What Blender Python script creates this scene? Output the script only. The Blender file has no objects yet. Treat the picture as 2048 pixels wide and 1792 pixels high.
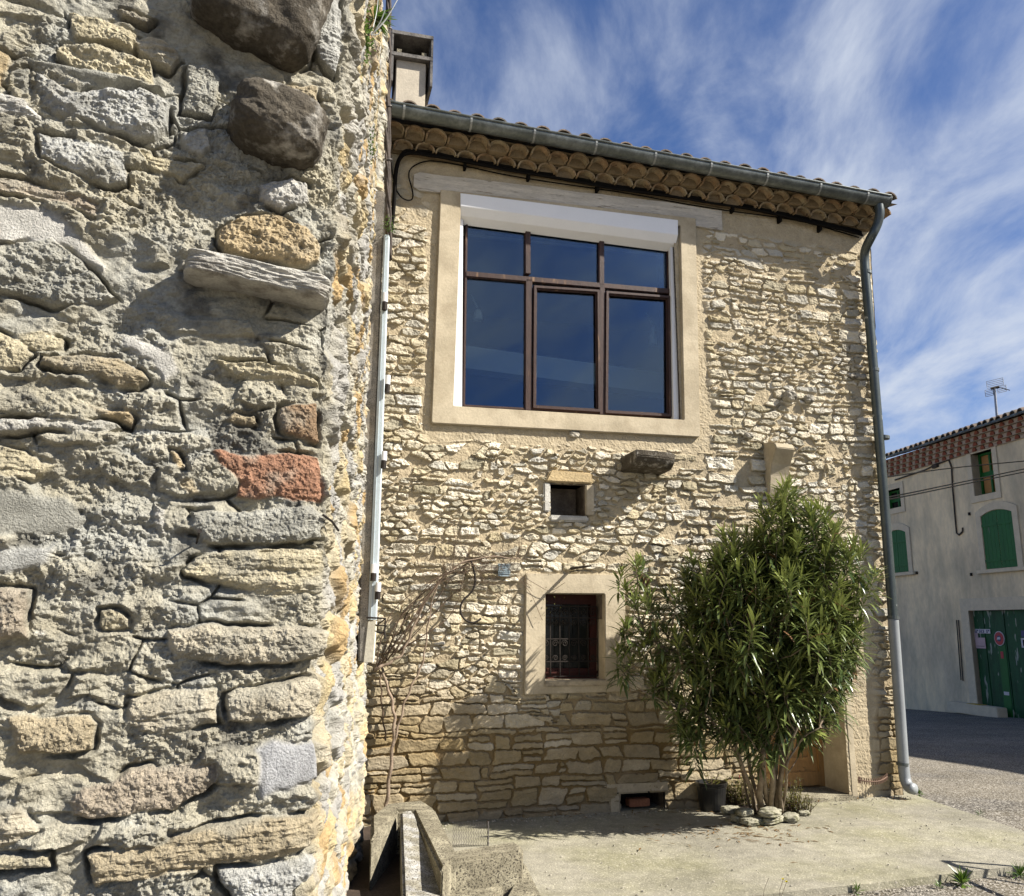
import bpy, math, random
import numpy as np
from math import radians, sin, cos, tan, pi, atan2, degrees
from mathutils import Vector, Matrix
random.seed(7)
SC = bpy.context.scene
COL = SC.collection
# ------------------------------------------------------------------ camera
FPX = 1700.0; PITCH = radians(11.7); ROLL = radians(0.2)
CAM = np.array([0.0, 0.0, 1.6])
_f = np.array([0, cos(PITCH), sin(PITCH)]); _U = np.array([0, -sin(PITCH), cos(PITCH)]); _R = np.array([1.0, 0, 0])
_r = _R * cos(ROLL) + _U * sin(ROLL); _u = -_R * sin(ROLL) + _U * cos(ROLL)
cam_d = bpy.data.cameras.new('camera'); cam = bpy.data.objects.new('camera', cam_d); COL.objects.link(cam)
cam_d.sensor_fit = 'HORIZONTAL'; cam_d.sensor_width = 36; cam_d.lens = 36 * FPX / 2048
cam_d.clip_start = 0.05; cam_d.clip_end = 2000
M = Matrix(((_r[0], _u[0], -_f[0]), (_r[1], _u[1], -_f[1]), (_r[2], _u[2], -_f[2])))
cam.matrix_world = Matrix.Translation(Vector(CAM)) @ M.to_4x4()
SC.camera = cam
# ------------------------------------------------------------------ measuring helpers (photo ray -> real plane)
def ray(x, y): return _f + _r * (x - 1024) / FPX - _u * (y - 896) / FPX
def gnd(x, y, z=0.0):
    d = ray(x, y); return CAM + d * ((z - CAM[2]) / d[2])
def atY(x, y, Y):
    d = ray(x, y); return CAM + d * (Y / d[1])
YAW = radians(14)
G0 = gnd(870, 1645)
FR = np.array([cos(YAW), sin(YAW), 0]); FN = np.array([sin(YAW), -cos(YAW), 0])
def fac(x, y, w=0.0):
    """photo ray met with the house front (w metres proud of it) -> (u, v)"""
    d = ray(x, y); t = ((G0 + FN * w - CAM) @ FN) / (d @ FN); p = CAM + d * t
    return float((p - G0) @ FR), float(p[2])
def HW(u, v, w=0.0): return G0 + FR * u + FN * w + np.array([0, 0, v])
def fl(x, y, w=0.0):
    u, v = fac(x, y, w); return (u, -w, v)         # house local coordinates
# ------------------------------------------------------------------ world and sun
SUN = FR * 1.85 + FN * 1.0 + np.array([0, 0, 1.75]); SUN = SUN / np.linalg.norm(SUN)
SUN_EL = math.asin(SUN[2]); SUN_AZ = atan2(SUN[0], SUN[1])
W = bpy.data.worlds.new('World'); SC.world = W; W.use_nodes = True
nt = W.node_tree; nt.nodes.clear()
N = nt.nodes.new; Lk = nt.links.new
out = N('ShaderNodeOutputWorld'); bg = N('ShaderNodeBackground'); bg.inputs[1].default_value = 0.05
sky = N('ShaderNodeTexSky'); sky.sky_type = 'NISHITA'; sky.sun_disc = False
sky.sun_elevation = SUN_EL; sky.sun_rotation = SUN_AZ; sky.altitude = 300; sky.air_density = 1.0; sky.dust_density = 0.6; sky.ozone_density = 3.0
tc = N('ShaderNodeTexCoord'); sep = N('ShaderNodeSeparateXYZ'); Lk(tc.outputs['Generated'], sep.inputs[0])
zz = N('ShaderNodeMath'); zz.operation = 'ADD'; zz.inputs[1].default_value = 0.22; Lk(sep.outputs[2], zz.inputs[0])
zm = N('ShaderNodeMath'); zm.operation = 'MAXIMUM'; zm.inputs[1].default_value = 0.05; Lk(zz.outputs[0], zm.inputs[0])
dx = N('ShaderNodeMath'); dx.operation = 'DIVIDE'; Lk(sep.outputs[0], dx.inputs[0]); Lk(zm.outputs[0], dx.inputs[1])
dy = N('ShaderNodeMath'); dy.operation = 'DIVIDE'; Lk(sep.outputs[1], dy.inputs[0]); Lk(zm.outputs[0], dy.inputs[1])
cb = N('ShaderNodeCombineXYZ'); Lk(dx.outputs[0], cb.inputs[0]); Lk(dy.outputs[0], cb.inputs[1])
mp = N('ShaderNodeMapping'); mp.inputs['Rotation'].default_value = (0, 0, radians(24)); mp.inputs['Scale'].default_value = (2.0, .95, 1); mp.inputs['Location'].default_value = (1.3, 0.4, 0)
Lk(cb.outputs[0], mp.inputs[0])
n1 = N('ShaderNodeTexNoise'); n1.inputs['Scale'].default_value = 2.1; n1.inputs['Detail'].default_value = 9; n1.inputs['Roughness'].default_value = 0.60; n1.inputs['Distortion'].default_value = 0.35
Lk(mp.outputs[0], n1.inputs['Vector'])
n2 = N('ShaderNodeTexNoise'); n2.inputs['Scale'].default_value = 0.8; n2.inputs['Detail'].default_value = 3
Lk(cb.outputs[0], n2.inputs['Vector'])
ad = N('ShaderNodeMath'); ad.operation = 'MULTIPLY_ADD'; ad.inputs[1].default_value = 0.55; Lk(n2.outputs[0], ad.inputs[0]); Lk(n1.outputs[0], ad.inputs[2])
gx = N('ShaderNodeMath'); gx.operation = 'MULTIPLY_ADD'; gx.inputs[1].default_value = 0.16; Lk(sep.outputs[0], gx.inputs[0]); Lk(ad.outputs[0], gx.inputs[2])
gz = N('ShaderNodeMath'); gz.operation = 'MULTIPLY_ADD'; gz.inputs[1].default_value = -0.22; Lk(sep.outputs[2], gz.inputs[0]); Lk(gx.outputs[0], gz.inputs[2])
cr = N('ShaderNodeMapRange'); cr.inputs[1].default_value = 0.53; cr.inputs[2].default_value = 1.02; cr.interpolation_type = 'SMOOTHSTEP'; Lk(gz.outputs[0], cr.inputs[0])
cm = N('ShaderNodeMath'); cm.operation = 'MULTIPLY'; cm.inputs[1].default_value = 1.0; Lk(cr.outputs[0], cm.inputs[0])
mx = N('ShaderNodeMixRGB'); mx.inputs[2].default_value = (6.3, 6.9, 8.0, 1); Lk(cm.outputs[0], mx.inputs[0])
tint = N('ShaderNodeMixRGB'); tint.blend_type = 'MULTIPLY'; tint.inputs[0].default_value = 1; tint.inputs[2].default_value = (0.80, 0.93, 1.22, 1); Lk(sky.outputs[0], tint.inputs[1])
Lk(tint.outputs[0], mx.inputs[1]); Lk(mx.outputs[0], bg.inputs[0]); Lk(bg.outputs[0], out.inputs[0])
sd = bpy.data.lights.new('sun', 'SUN'); sun = bpy.data.objects.new('sun', sd); COL.objects.link(sun)
sd.energy = 5.0; sd.angle = radians(0.5); sd.color = (1.0, 0.945, 0.86)
sun.rotation_euler = Vector(SUN).to_track_quat('Z', 'Y').to_euler(); sun.location = (6, -3, 9)
SC.view_settings.view_transform = 'Standard'; SC.view_settings.look = 'None'; SC.view_settings.exposure = 1.08; SC.view_settings.gamma = 1
SC.render.engine = 'CYCLES'
SC.cycles.max_bounces = 6; SC.cycles.diffuse_bounces = 1
# ------------------------------------------------------------------ noise (numpy)
_rng = np.random.RandomState(11)
_T = _rng.rand(512, 512)
def vnoise(x, y, seed=0):
    xi = np.floor(x).astype(np.int64); yi = np.floor(y).astype(np.int64)
    fx = x - xi; fy = y - yi; fx = fx * fx * (3 - 2 * fx); fy = fy * fy * (3 - 2 * fy)
    xi = xi + seed * 37; yi = yi + seed * 91
    a = _T[yi % 512, xi % 512]; b = _T[yi % 512, (xi + 1) % 512]; c = _T[(yi + 1) % 512, xi % 512]; d = _T[(yi + 1) % 512, (xi + 1) % 512]
    return (a * (1 - fx) + b * fx) * (1 - fy) + (c * (1 - fx) + d * fx) * fy
def fbm(x, y, octv=4, seed=0, gain=0.5):
    s = 0; a = 1.0; t = 0
    for o in range(octv):
        s = s + a * (vnoise(x * 2 ** o + o * 13.7, y * 2 ** o + o * 7.3, seed + o) - 0.5); t += a; a *= gain
    return s / t * 2                       # about -1..1
def sm(a, b, x):
    t = np.clip((x - a) / (b - a), 0, 1); return t * t * (3 - 2 * t)
def rubble(u, v, su, sv, seed, jit=0.75):
    """anisotropic cells in courses: returns edge distance (m), cell centre offset, three random values per cell"""
    y = v / sv; x0 = u / su; jy = np.floor(y).astype(np.int64)
    best = np.full(u.shape, 1e9); bx = np.zeros(u.shape); by = np.zeros(u.shape); ci = np.zeros(u.shape, np.int64); cj = np.zeros(u.shape, np.int64)
    def cell(di, dj):
        j = jy + dj; off = 0.5 * (j % 2) + 0.35 * _T[(j * 7 + seed) % 512, 3]
        i = np.floor(x0 - off).astype(np.int64) + di
        rx = _T[(j + seed * 5) % 512, (i * 3 + seed) % 512]; ry = _T[(j + seed * 9 + 77) % 512, (i * 3 + 1 + seed) % 512]
        px = i + off + 0.5 + (rx - 0.5) * jit; py = j + 0.5 + (ry - 0.5) * jit * 0.75
        return px - x0, py - y, i, j
    cs = [cell(di, dj) for dj in (-1, 0, 1) for di in (-1, 0, 1)]
    for cx_, cy_, i, j in cs:
        d = cx_ ** 2 + cy_ ** 2; m = d < best
        best = np.where(m, d, best); bx = np.where(m, cx_, bx); by = np.where(m, cy_, by); ci = np.where(m, i, ci); cj = np.where(m, j, cj)
    ed = np.full(u.shape, 1e9)
    for cx_, cy_, i, j in cs:
        ex = cx_ - bx; ey = cy_ - by; q = (ex * ex + ey * ey) > 1e-9
        f = 0.5 * (cx_ + bx) * ex + 0.5 * (cy_ + by) * ey
        g = np.sqrt((ex / su) ** 2 + (ey / sv) ** 2) + 1e-9
        ed = np.where(q, np.minimum(ed, f / g), ed)
    h = lambda k: _T[(cj * 13 + k * 31 + seed) % 512, (ci * 17 + k * 7 + seed * 3) % 512]
    return ed, -bx * su, -by * sv, h(1), h(2), h(3), h(4)
def coursed(u, v, su, sv, seed, rad=.026):
    """roughly squared stones in wavering courses, same return values as rubble()"""
    y = v / sv; j = np.floor(y).astype(np.int64); rj = lambda q: .40 * (_T[(q * 5 + seed) % 512, 9] - .5) * 2
    lo = j + rj(j); hi = j + 1 + rj(j + 1); j = np.where(y < lo, j - 1, np.where(y > hi, j + 1, j)); lo = j + rj(j); hi = j + 1 + rj(j + 1)
    x = u / su * (1 + .25 * (_T[(j * 11 + seed) % 512, 5] - .5)) + 7.3 * _T[(j * 3 + seed) % 512, 21]; i = np.floor(x).astype(np.int64); bj = lambda q: .78 * (_T[(j * 7 + seed) % 512, (q * 3 + seed) % 512] - .5)
    l = i + bj(i); r = i + 1 + bj(i + 1); i = np.where(x < l, i - 1, np.where(x > r, i + 1, i)); l = i + bj(i); r = i + 1 + bj(i + 1)
    h = lambda k: _T[(j * 13 + k * 31 + seed) % 512, (i * 17 + k * 7 + seed * 3) % 512]
    # some stones are two thinner ones, one above the other
    mid = (lo + hi) / 2 + .2 * (h(7) - .5); two = h(6) > .68; up = y > mid; lo2 = np.where(two & up, mid, lo); hi2 = np.where(two & ~up, mid, hi)
    tl = .45 * (h(8) - .5)
    dx_ = np.minimum(x - l + tl * (y - j - .5), r - x - tl * (y - j - .5)) * su; dy_ = np.minimum(y - lo2, hi2 - y) * sv
    a = np.maximum(rad - dx_, 0); b = np.maximum(rad - dy_, 0)
    ed = np.where((a > 0) & (b > 0), rad - np.hypot(a, b), np.minimum(dx_, dy_))
    q = np.where(two & up, .37, 0); f = lambda t: (t + q) % 1
    return ed, (x - (l + r) / 2) * su, (y - (lo2 + hi2) / 2) * sv, f(h(1)), f(h(2)), f(h(3)), f(h(4))
# ------------------------------------------------------------------ mesh helpers
def tag(o, label=None, cat=None, group=None, kind=None):
    if label: o['label'] = label
    if cat: o['category'] = cat
    if group: o['group'] = group
    if kind: o['kind'] = kind
    return o
def link(o, parent=None):
    COL.objects.link(o)
    if parent is not None: o.parent = parent
    return o
def empty(name, loc=(0, 0, 0), rz=0, label=None, cat=None, group=None):
    o = bpy.data.objects.new(name, None); link(o); o.location = loc; o.rotation_euler = (0, 0, rz); o.empty_display_size = 0.2
    return tag(o, label, cat, group)
def np_mesh(name, verts, quads, mat, parent=None, cols=None, smooth=False):
    me = bpy.data.meshes.new(name); nv = len(verts); nf = len(quads)
    me.vertices.add(nv); me.vertices.foreach_set('co', np.asarray(verts, np.float32).ravel())
    me.loops.add(nf * 4); me.loops.foreach_set('vertex_index', np.asarray(quads, np.int32).ravel())
    me.polygons.add(nf); me.polygons.foreach_set('loop_start', np.arange(0, nf * 4, 4, dtype=np.int32)); me.polygons.foreach_set('loop_total', np.full(nf, 4, np.int32))
    me.polygons.foreach_set('use_smooth', np.full(nf, smooth, bool))
    me.update(calc_edges=True)
    if cols is not None:
        at = me.color_attributes.new('Col', 'FLOAT_COLOR', 'POINT')
        c4 = np.ones((nv, 4), np.float32); c4[:, :3] = cols; at.data.foreach_set('color', c4.ravel())
    me.materials.append(mat); o = bpy.data.objects.new(name, me); return link(o, parent)
def grid_faces(nr, nc):
    i = np.arange(nr - 1)[:, None] * nc + np.arange(nc - 1)[None, :]
    return np.stack([i, i + 1, i + nc + 1, i + nc], -1).reshape(-1, 4)
class MB:
    def __init__(s): s.v = []; s.f = []
    def add(s, vs, fs):
        b = len(s.v); s.v += [tuple(float(c) for c in p) for p in vs]; s.f += [tuple(b + i for i in f) for f in fs]; return s
    def hexa(s, p):      # 8 points: bottom 4 ccw, top 4 ccw
        return s.add(p, [(0, 3, 2, 1), (4, 5, 6, 7), (0, 1, 5, 4), (1, 2, 6, 5), (2, 3, 7, 6), (3, 0, 4, 7)])
    def box(s, x0, x1, y0, y1, z0, z1):
        return s.hexa([(x0, y0, z0), (x1, y0, z0), (x1, y1, z0), (x0, y1, z0), (x0, y0, z1), (x1, y0, z1), (x1, y1, z1), (x0, y1, z1)])
    def tube(s, pts, r, n=8, cap=True):
        pts = [np.array(p, float) for p in pts]; m = len(pts)
        rs = r if hasattr(r, '__len__') else [r] * m
        t = pts[1] - pts[0]; t = t / (np.linalg.norm(t) + 1e-9)
        a = np.cross(t, [0, 0, 1]);
        if np.linalg.norm(a) < 0.05: a = np.cross(t, [0, 1, 0])
        a /= np.linalg.norm(a); vs = []
        for k in range(m):
            t = pts[min(k + 1, m - 1)] - pts[max(k - 1, 0)]; t = t / (np.linalg.norm(t) + 1e-9)
            a = a - t * (a @ t); a /= (np.linalg.norm(a) + 1e-9); b = np.cross(t, a)
            for q in range(n):
                an = 2 * pi * q / n; vs.append(pts[k] + (a * cos(an) + b * sin(an)) * rs[k])
        fs = [(k * n + q, k * n + (q + 1) % n, (k + 1) * n + (q + 1) % n, (k + 1) * n + q) for k in range(m - 1) for q in range(n)]
        if cap: fs += [tuple(range(n))[::-1], tuple((m - 1) * n + q for q in range(n))]
        return s.add(vs, fs)
    def prism(s, a, b):  # two parallel outlines of the same length
        n = len(a); return s.add(list(a) + list(b), [tuple(range(n)), tuple(range(2 * n - 1, n - 1, -1))] + [(i, i + n, (i + 1) % n + n, (i + 1) % n) for i in range(n)])
    def ring(s, outer, inner, a0, a1):  # frame between two matching outlines (2-D u,v), y from a0 (front) to a1 (back)
        n = len(outer); P = lambda q, y: [(u, y, v) for u, v in q]
        vs = P(outer, a0) + P(inner, a0) + P(outer, a1) + P(inner, a1); fs = []
        for i in range(n):
            j = (i + 1) % n
            fs += [(i, j, n + j, n + i), (2 * n + i, 3 * n + i, 3 * n + j, 2 * n + j), (i, 2 * n + i, 2 * n + j, j), (n + i, n + j, 3 * n + j, 3 * n + i)]
        return s.add(vs, fs)
    def build(s, name, mat, parent=None, smooth=False, origin=None, bevel=0, fix=True):
        me = bpy.data.meshes.new(name); v = s.v
        if origin is not None: v = [(p[0] - origin[0], p[1] - origin[1], p[2] - origin[2]) for p in v]
        me.from_pydata(v, [], s.f); me.update()
        if fix:
            import bmesh
            bm = bmesh.new(); bm.from_mesh(me); bmesh.ops.recalc_face_normals(bm, faces=bm.faces)
            if bevel: bmesh.ops.bevel(bm, geom=list(bm.edges), offset=bevel, segments=2, affect='EDGES', clamp_overlap=True)
            bm.to_mesh(me); bm.free()
        if smooth: me.polygons.foreach_set('use_smooth', [True] * len(me.polygons))
        me.materials.append(mat); o = bpy.data.objects.new(name, me); link(o, parent)
        if origin is not None: o.location = origin
        return o
def rock(center, axes, half, seed, rough=0.12, power=3.0, n=26, strata=0.0):
    """a stone: superellipsoid on a cube grid, broken up by noise. axes: 3 unit vectors"""
    g = np.linspace(-1, 1, n); V = []; F = []; b = 0
    A = np.array(axes, float); H = np.array(half, float)
    for ax in range(3):
        for sg in (-1, 1):
            a, c = np.meshgrid(g, g); p = np.zeros((n, n, 3)); p[..., ax] = sg; p[..., (ax + 1) % 3] = a; p[..., (ax + 2) % 3] = c
            L = (np.abs(p) ** power).sum(-1) ** (1 / power); p = p / L[..., None]
            q = p * 2.1 + seed * 3.1
            d = 1 + rough * (fbm(q[..., 0] + q[..., 2] * .7, q[..., 1] + q[..., 2] * 1.3, 4, seed) ) + rough * .5 * fbm(q[..., 0] * 3 - q[..., 1], q[..., 2] * 3 + q[..., 1], 3, seed + 5)
            if strata: d = d + strata * fbm(p[..., 0] * .8 + 3, p[..., 2] * H[2] / .012 * .5, 2, seed + 9)
            w = (p * d[..., None] * H) @ A + np.array(center)
            V.append(w.reshape(-1, 3)); f = grid_faces(n, n) + b
            F.append(f[:, ::-1] if sg < 0 else f); b += n * n
    return np.concatenate(V), np.concatenate(F)
def rock_obj(name, parts, mat, parent=None, origin=None):
    V = []; F = []; b = 0
    for v, f in parts: V.append(v); F.append(f + b); b += len(v)
    V = np.concatenate(V); F = np.concatenate(F)
    if origin is not None: V = V - np.array(origin)
    o = np_mesh(name, V, F, mat, parent, smooth=True)
    import bmesh
    bm = bmesh.new(); bm.from_mesh(o.data); bmesh.ops.remove_doubles(bm, verts=bm.verts, dist=1e-4); bmesh.ops.recalc_face_normals(bm, faces=bm.faces); bm.to_mesh(o.data); bm.free()
    o.data.polygons.foreach_set('use_smooth', [True] * len(o.data.polygons))
    if origin is not None: o.location = origin
    return o
# ------------------------------------------------------------------ materials
def mat(name, color=(.5, .5, .5), rough=0.85, metal=0.0, attr=False, var=0.25, vscale=6.0, bump=0.3, bscale=60.0, bdist=0.01, color2=None, c2scale=3.0, c2lo=.45, c2hi=.6, spec=0.3, stretch=None, speck=None):
    m = bpy.data.materials.new(name); m.use_nodes = True; t = m.node_tree; nd = t.nodes; lk = t.links.new
    b = nd['Principled BSDF']; b.inputs['Roughness'].default_value = rough; b.inputs['Metallic'].default_value = metal; b.inputs['Specular IOR Level'].default_value = spec
    tc = nd.new('ShaderNodeTexCoord'); mp = nd.new('ShaderNodeMapping'); lk(tc.outputs['Object'], mp.inputs[0])
    if stretch: mp.inputs['Scale'].default_value = stretch
    if attr:
        at = nd.new('ShaderNodeAttribute'); at.attribute_name = 'Col'; cur = at.outputs['Color']
    else:
        rgb = nd.new('ShaderNodeRGB'); rgb.outputs[0].default_value = (*color, 1); cur = rgb.outputs[0]
    def noise(scale, det=6, ro=.6):
        n = nd.new('ShaderNodeTexNoise'); n.inputs['Scale'].default_value = scale; n.inputs['Detail'].default_value = det; n.inputs['Roughness'].default_value = ro; lk(mp.outputs[0], n.inputs['Vector']); return n
    if color2:
        n = noise(c2scale); r = nd.new('ShaderNodeMapRange'); r.inputs[1].default_value = c2lo; r.inputs[2].default_value = c2hi; lk(n.outputs[0], r.inputs[0])
        x = nd.new('ShaderNodeMixRGB'); lk(r.outputs[0], x.inputs[0]); lk(cur, x.inputs[1]); x.inputs[2].default_value = (*color2, 1); cur = x.outputs[0]
    if speck:      # (scale, colour, low, high)
        n = noise(speck[0], 2, .5); r = nd.new('ShaderNodeMapRange'); r.inputs[1].default_value = speck[2]; r.inputs[2].default_value = speck[3]; lk(n.outputs[0], r.inputs[0])
        x = nd.new('ShaderNodeMixRGB'); lk(r.outputs[0], x.inputs[0]); lk(cur, x.inputs[1]); x.inputs[2].default_value = (*speck[1], 1); cur = x.outputs[0]
    for sc, am in ((vscale, var), (vscale * 9, var * .8)):
        n = noise(sc); r = nd.new('ShaderNodeMapRange'); r.inputs[1].default_value = .3; r.inputs[2].default_value = .7; r.inputs[3].default_value = 1 - am; r.inputs[4].default_value = 1 + am; lk(n.outputs[0], r.inputs[0])
        x = nd.new('ShaderNodeVectorMath'); x.operation = 'SCALE'; lk(cur, x.inputs[0]); lk(r.outputs[0], x.inputs['Scale']); cur = x.outputs[0]
    lk(cur, b.inputs['Base Color'])
    if bump:
        n = noise(bscale, 5, .65); bp = nd.new('ShaderNodeBump'); bp.inputs['Strength'].default_value = bump; bp.inputs['Distance'].default_value = bdist; lk(n.outputs[0], bp.inputs['Height']); lk(bp.outputs[0], b.inputs['Normal'])
    return m
M_front = mat('old masonry', attr=True, var=.24, vscale=16, bump=1.0, bscale=210, bdist=.010, rough=.95, spec=.1)
M_house = mat('rubble masonry', attr=True, var=.14, vscale=9, bump=.5, bscale=90, bdist=.008, rough=.95, spec=.1)
M_rock = mat('weathered limestone', (.36, .33, .27), var=.35, vscale=9, bump=.7, bscale=90, bdist=.01, color2=(.10, .09, .075), c2scale=14, c2lo=.5, c2hi=.66, rough=.95, spec=.1)
M_darkrock = mat('lichened dark stone', (.085, .073, .056), var=.4, vscale=10, bump=.9, bscale=80, bdist=.012, color2=(.33, .31, .27), c2scale=14, c2lo=.54, c2hi=.70, rough=.95, spec=.1)
M_slab = mat('pale slab stone', (.50, .48, .43), var=.2, vscale=12, bump=.8, bscale=70, bdist=.008, rough=.95, spec=.1)
M_render = mat('ochre lime render', (.50, .43, .31), var=.10, vscale=5, bump=.45, bscale=45, bdist=.006, color2=(.40, .34, .24), c2scale=2.2, speck=(6, (.36, .30, .21), .54, .80), rough=.95, spec=.1)
M_sill = mat('stained render', (.44, .37, .26), var=.12, vscale=6, bump=.45, bscale=60, bdist=.006, color2=(.16, .14, .11), c2scale=7, c2lo=.56, c2hi=.7, rough=.95, spec=.1)
M_concrete = mat('pebbly concrete', (.23, .205, .145), var=.25, vscale=10, bump=.8, bscale=75, bdist=.008, color2=(.31, .28, .20), c2scale=5, speck=(95, (.075, .065, .05), .54, .60), rough=.95, spec=.1)
M_post = mat('grey speckled concrete', (.24, .22, .19), var=.2, vscale=9, bump=.7, bscale=85, bdist=.006, color2=(.34, .31, .26), c2scale=8, speck=(110, (.09, .085, .08), .58, .64), rough=.95, spec=.1)
M_zinc = mat('weathered zinc', (.10, .112, .105), rough=.42, metal=.55, var=.22, vscale=5, bump=.1, bscale=30, color2=(.155, .17, .165), c2scale=9, spec=.5)
M_strap = mat('pale zinc strap', (.26, .27, .26), rough=.5, metal=.4, bump=0)
M_zinc2 = mat('dark grey pipe', (.060, .074, .073), rough=.35, metal=.3, var=.2, vscale=6, bump=.08, bscale=30, speck=(13, (.36, .37, .35), .70, .72), spec=.5)
M_pale_pipe = mat('pale grey pipe', (.25, .265, .27), rough=.4, var=.08, vscale=6, bump=.05, bscale=30, spec=.4)
M_tile = mat('clay canal tile', (.25, .165, .095), var=.3, vscale=7, bump=.5, bscale=60, bdist=.006, color2=(.30, .245, .16), c2scale=6, c2lo=.4, c2hi=.62, speck=(16, (.13, .09, .06), .62, .7), rough=.95, spec=.1)
M_tilemortar = mat('cornice mortar', (.22, .165, .10), var=.2, vscale=8, bump=.5, bscale=50, rough=.95, spec=.1)  # mortar darkened to put shade into the hollow tile mouths
M_rooftile = mat('mossy roof tile', (.20, .155, .12), var=.3, vscale=7, bump=.5, bscale=50, color2=(.11, .10, .085), c2scale=5, rough=.95, spec=.1)
M_timber = mat('bleached timber', (.60, .56, .49), var=.20, vscale=3, bump=.9, bscale=22, bdist=.014, stretch=(1, 6, 9), color2=(.22, .18, .13), c2scale=4, c2lo=.60, c2hi=.66, rough=.9, spec=.15)
M_frame = mat('brown window timber', (.042, .019, .012), var=.3, vscale=10, bump=.25, bscale=60, color2=(.20, .12, .06), c2scale=5, c2lo=.60, c2hi=.75, stretch=(3, 3, .5), rough=.5, spec=.4)
M_darkframe = mat('dark red timber', (.055, .014, .009), var=.2, rough=.5, bump=.1)
M_white = mat('white lacquered metal', (.80, .81, .83), var=.02, rough=.35, bump=0, spec=.5)
M_cream = mat('cream box underside', (.74, .71, .60), var=.03, rough=.5, bump=0)
M_iron = mat('rusty black iron', (.03, .024, .02), var=.4, vscale=30, rough=.7, metal=.4, bump=.4, bscale=120)
M_grille = mat('grey wrought iron', (.13, .12, .115), var=.2, rough=.55, metal=.4, bump=0)
M_black = mat('black rubber cable', (.010, .009, .008), var=.1, rough=.9, bump=0, spec=.05)
M_cable = mat('dusty brown cable', (.06, .047, .038), var=.5, vscale=20, rough=.8, bump=.4, bscale=80)
M_trunk = mat('pale blue plastic', (.56, .63, .66), var=.06, rough=.5, bump=0)
M_oak = mat('varnished oak', (.36, .19, .06), var=.25, vscale=4, bump=.3, bscale=30, stretch=(5, 5, .6), rough=.5, spec=.4)
M_pot = mat('black plastic pot', (.012, .012, .012), var=.1, rough=.35, bump=0, spec=.5)
M_soil_shade = mat('dark soil', (.05, .035, .025), var=.4, bump=.8, bscale=50)
M_brick = mat('red brick', (.27, .115, .065), var=.25, bump=.6, bscale=80, rough=.95, spec=.1)
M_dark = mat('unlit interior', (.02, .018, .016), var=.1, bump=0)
M_pale_bar = mat('off-white bar', (.85, .88, .86), var=.05, bump=0)
M_cavity = mat('shaded cavity rubble', (.16, .13, .10), var=.4, vscale=10, bump=.8, bscale=40, bdist=.02)
M_bark = mat('oleander bark', (.25, .20, .14), var=.25, vscale=20, bump=.4, bscale=60, color2=(.17, .13, .09), c2scale=12, rough=.9)
M_vine = mat('bare vine stem', (.11, .075, .05), var=.35, vscale=20, bump=.4, bscale=80, rough=.9)
M_vine2 = mat('pale vine stem', (.24, .18, .13), var=.35, vscale=20, bump=.4, bscale=80, rough=.9)
def leafmat(name, c1, c2, c3, spec=.5, rough=.38, trans=.25):
    m = bpy.data.materials.new(name); m.use_nodes = True; t = m.node_tree; nd = t.nodes; lk = t.links.new; b = nd['Principled BSDF']
    at = nd.new('ShaderNodeAttribute'); at.attribute_name = 'Col'
    sp = nd.new('ShaderNodeSeparateColor'); lk(at.outputs['Color'], sp.inputs[0])
    r = nd.new('ShaderNodeValToRGB'); r.color_ramp.elements[0].color = (*c1, 1); r.color_ramp.elements[1].color = (*c2, 1); r.color_ramp.elements[1].position = .8
    e = r.color_ramp.elements.new(.97); e.color = (*c2, 1); e = r.color_ramp.elements.new(.975); e.color = (*c3, 1)
    lk(sp.outputs[0], r.inputs[0]); lk(r.outputs[0], b.inputs['Base Color'])
    b.inputs['Roughness'].default_value = rough; b.inputs['Specular IOR Level'].default_value = spec
    tr = nd.new('ShaderNodeBsdfTranslucent'); lk(r.outputs[0], tr.inputs[0]); mxs = nd.new('ShaderNodeMixShader'); mxs.inputs[0].default_value = trans
    lk(b.outputs[0], mxs.inputs[1]); lk(tr.outputs[0], mxs.inputs[2]); lk(mxs.outputs[0], nd['Material Output'].inputs[0]); return m
M_leaf = leafmat('oleander leaf', (.040, .068, .022), (.27, .31, .085), (.24, .13, .07), rough=.30, trans=.15)
M_weed = leafmat('weed leaf', (.05, .10, .02), (.12, .20, .03), (.30, .2, .05))
M_succ = leafmat('low herb leaf', (.06, .07, .02), (.16, .15, .03), (.22, .06, .04))
M_glass = bpy.data.materials.new('window glass'); M_glass.use_nodes = True
_t = M_glass.node_tree; _n = _t.nodes; _n.clear(); _o = _n.new('ShaderNodeOutputMaterial'); _gl = _n.new('ShaderNodeBsdfGlossy'); _gl.inputs['Roughness'].default_value = .015; _gl.inputs['Color'].default_value = (.44, .56, .72, 1)
_tr = _n.new('ShaderNodeBsdfTransparent'); _tr.inputs[0].default_value = (.75, .82, .85, 1); _fr = _n.new('ShaderNodeFresnel'); _fr.inputs[0].default_value = 1.75
_mm = _n.new('ShaderNodeMath'); _mm.operation = 'MULTIPLY_ADD'; _mm.inputs[1].default_value = 1.3; _mm.inputs[2].default_value = .02; _t.links.new(_fr.outputs[0], _mm.inputs[0])
_mi = _n.new('ShaderNodeMixShader'); _t.links.new(_mm.outputs[0], _mi.inputs[0]); _t.links.new(_tr.outputs[0], _mi.inputs[1]); _t.links.new(_gl.outputs[0], _mi.inputs[2]); _t.links.new(_mi.outputs[0], _o.inputs[0])
M_glass2 = mat('dark old glass', (.012, .013, .012), rough=.12, var=.1, bump=0, spec=.35)
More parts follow.
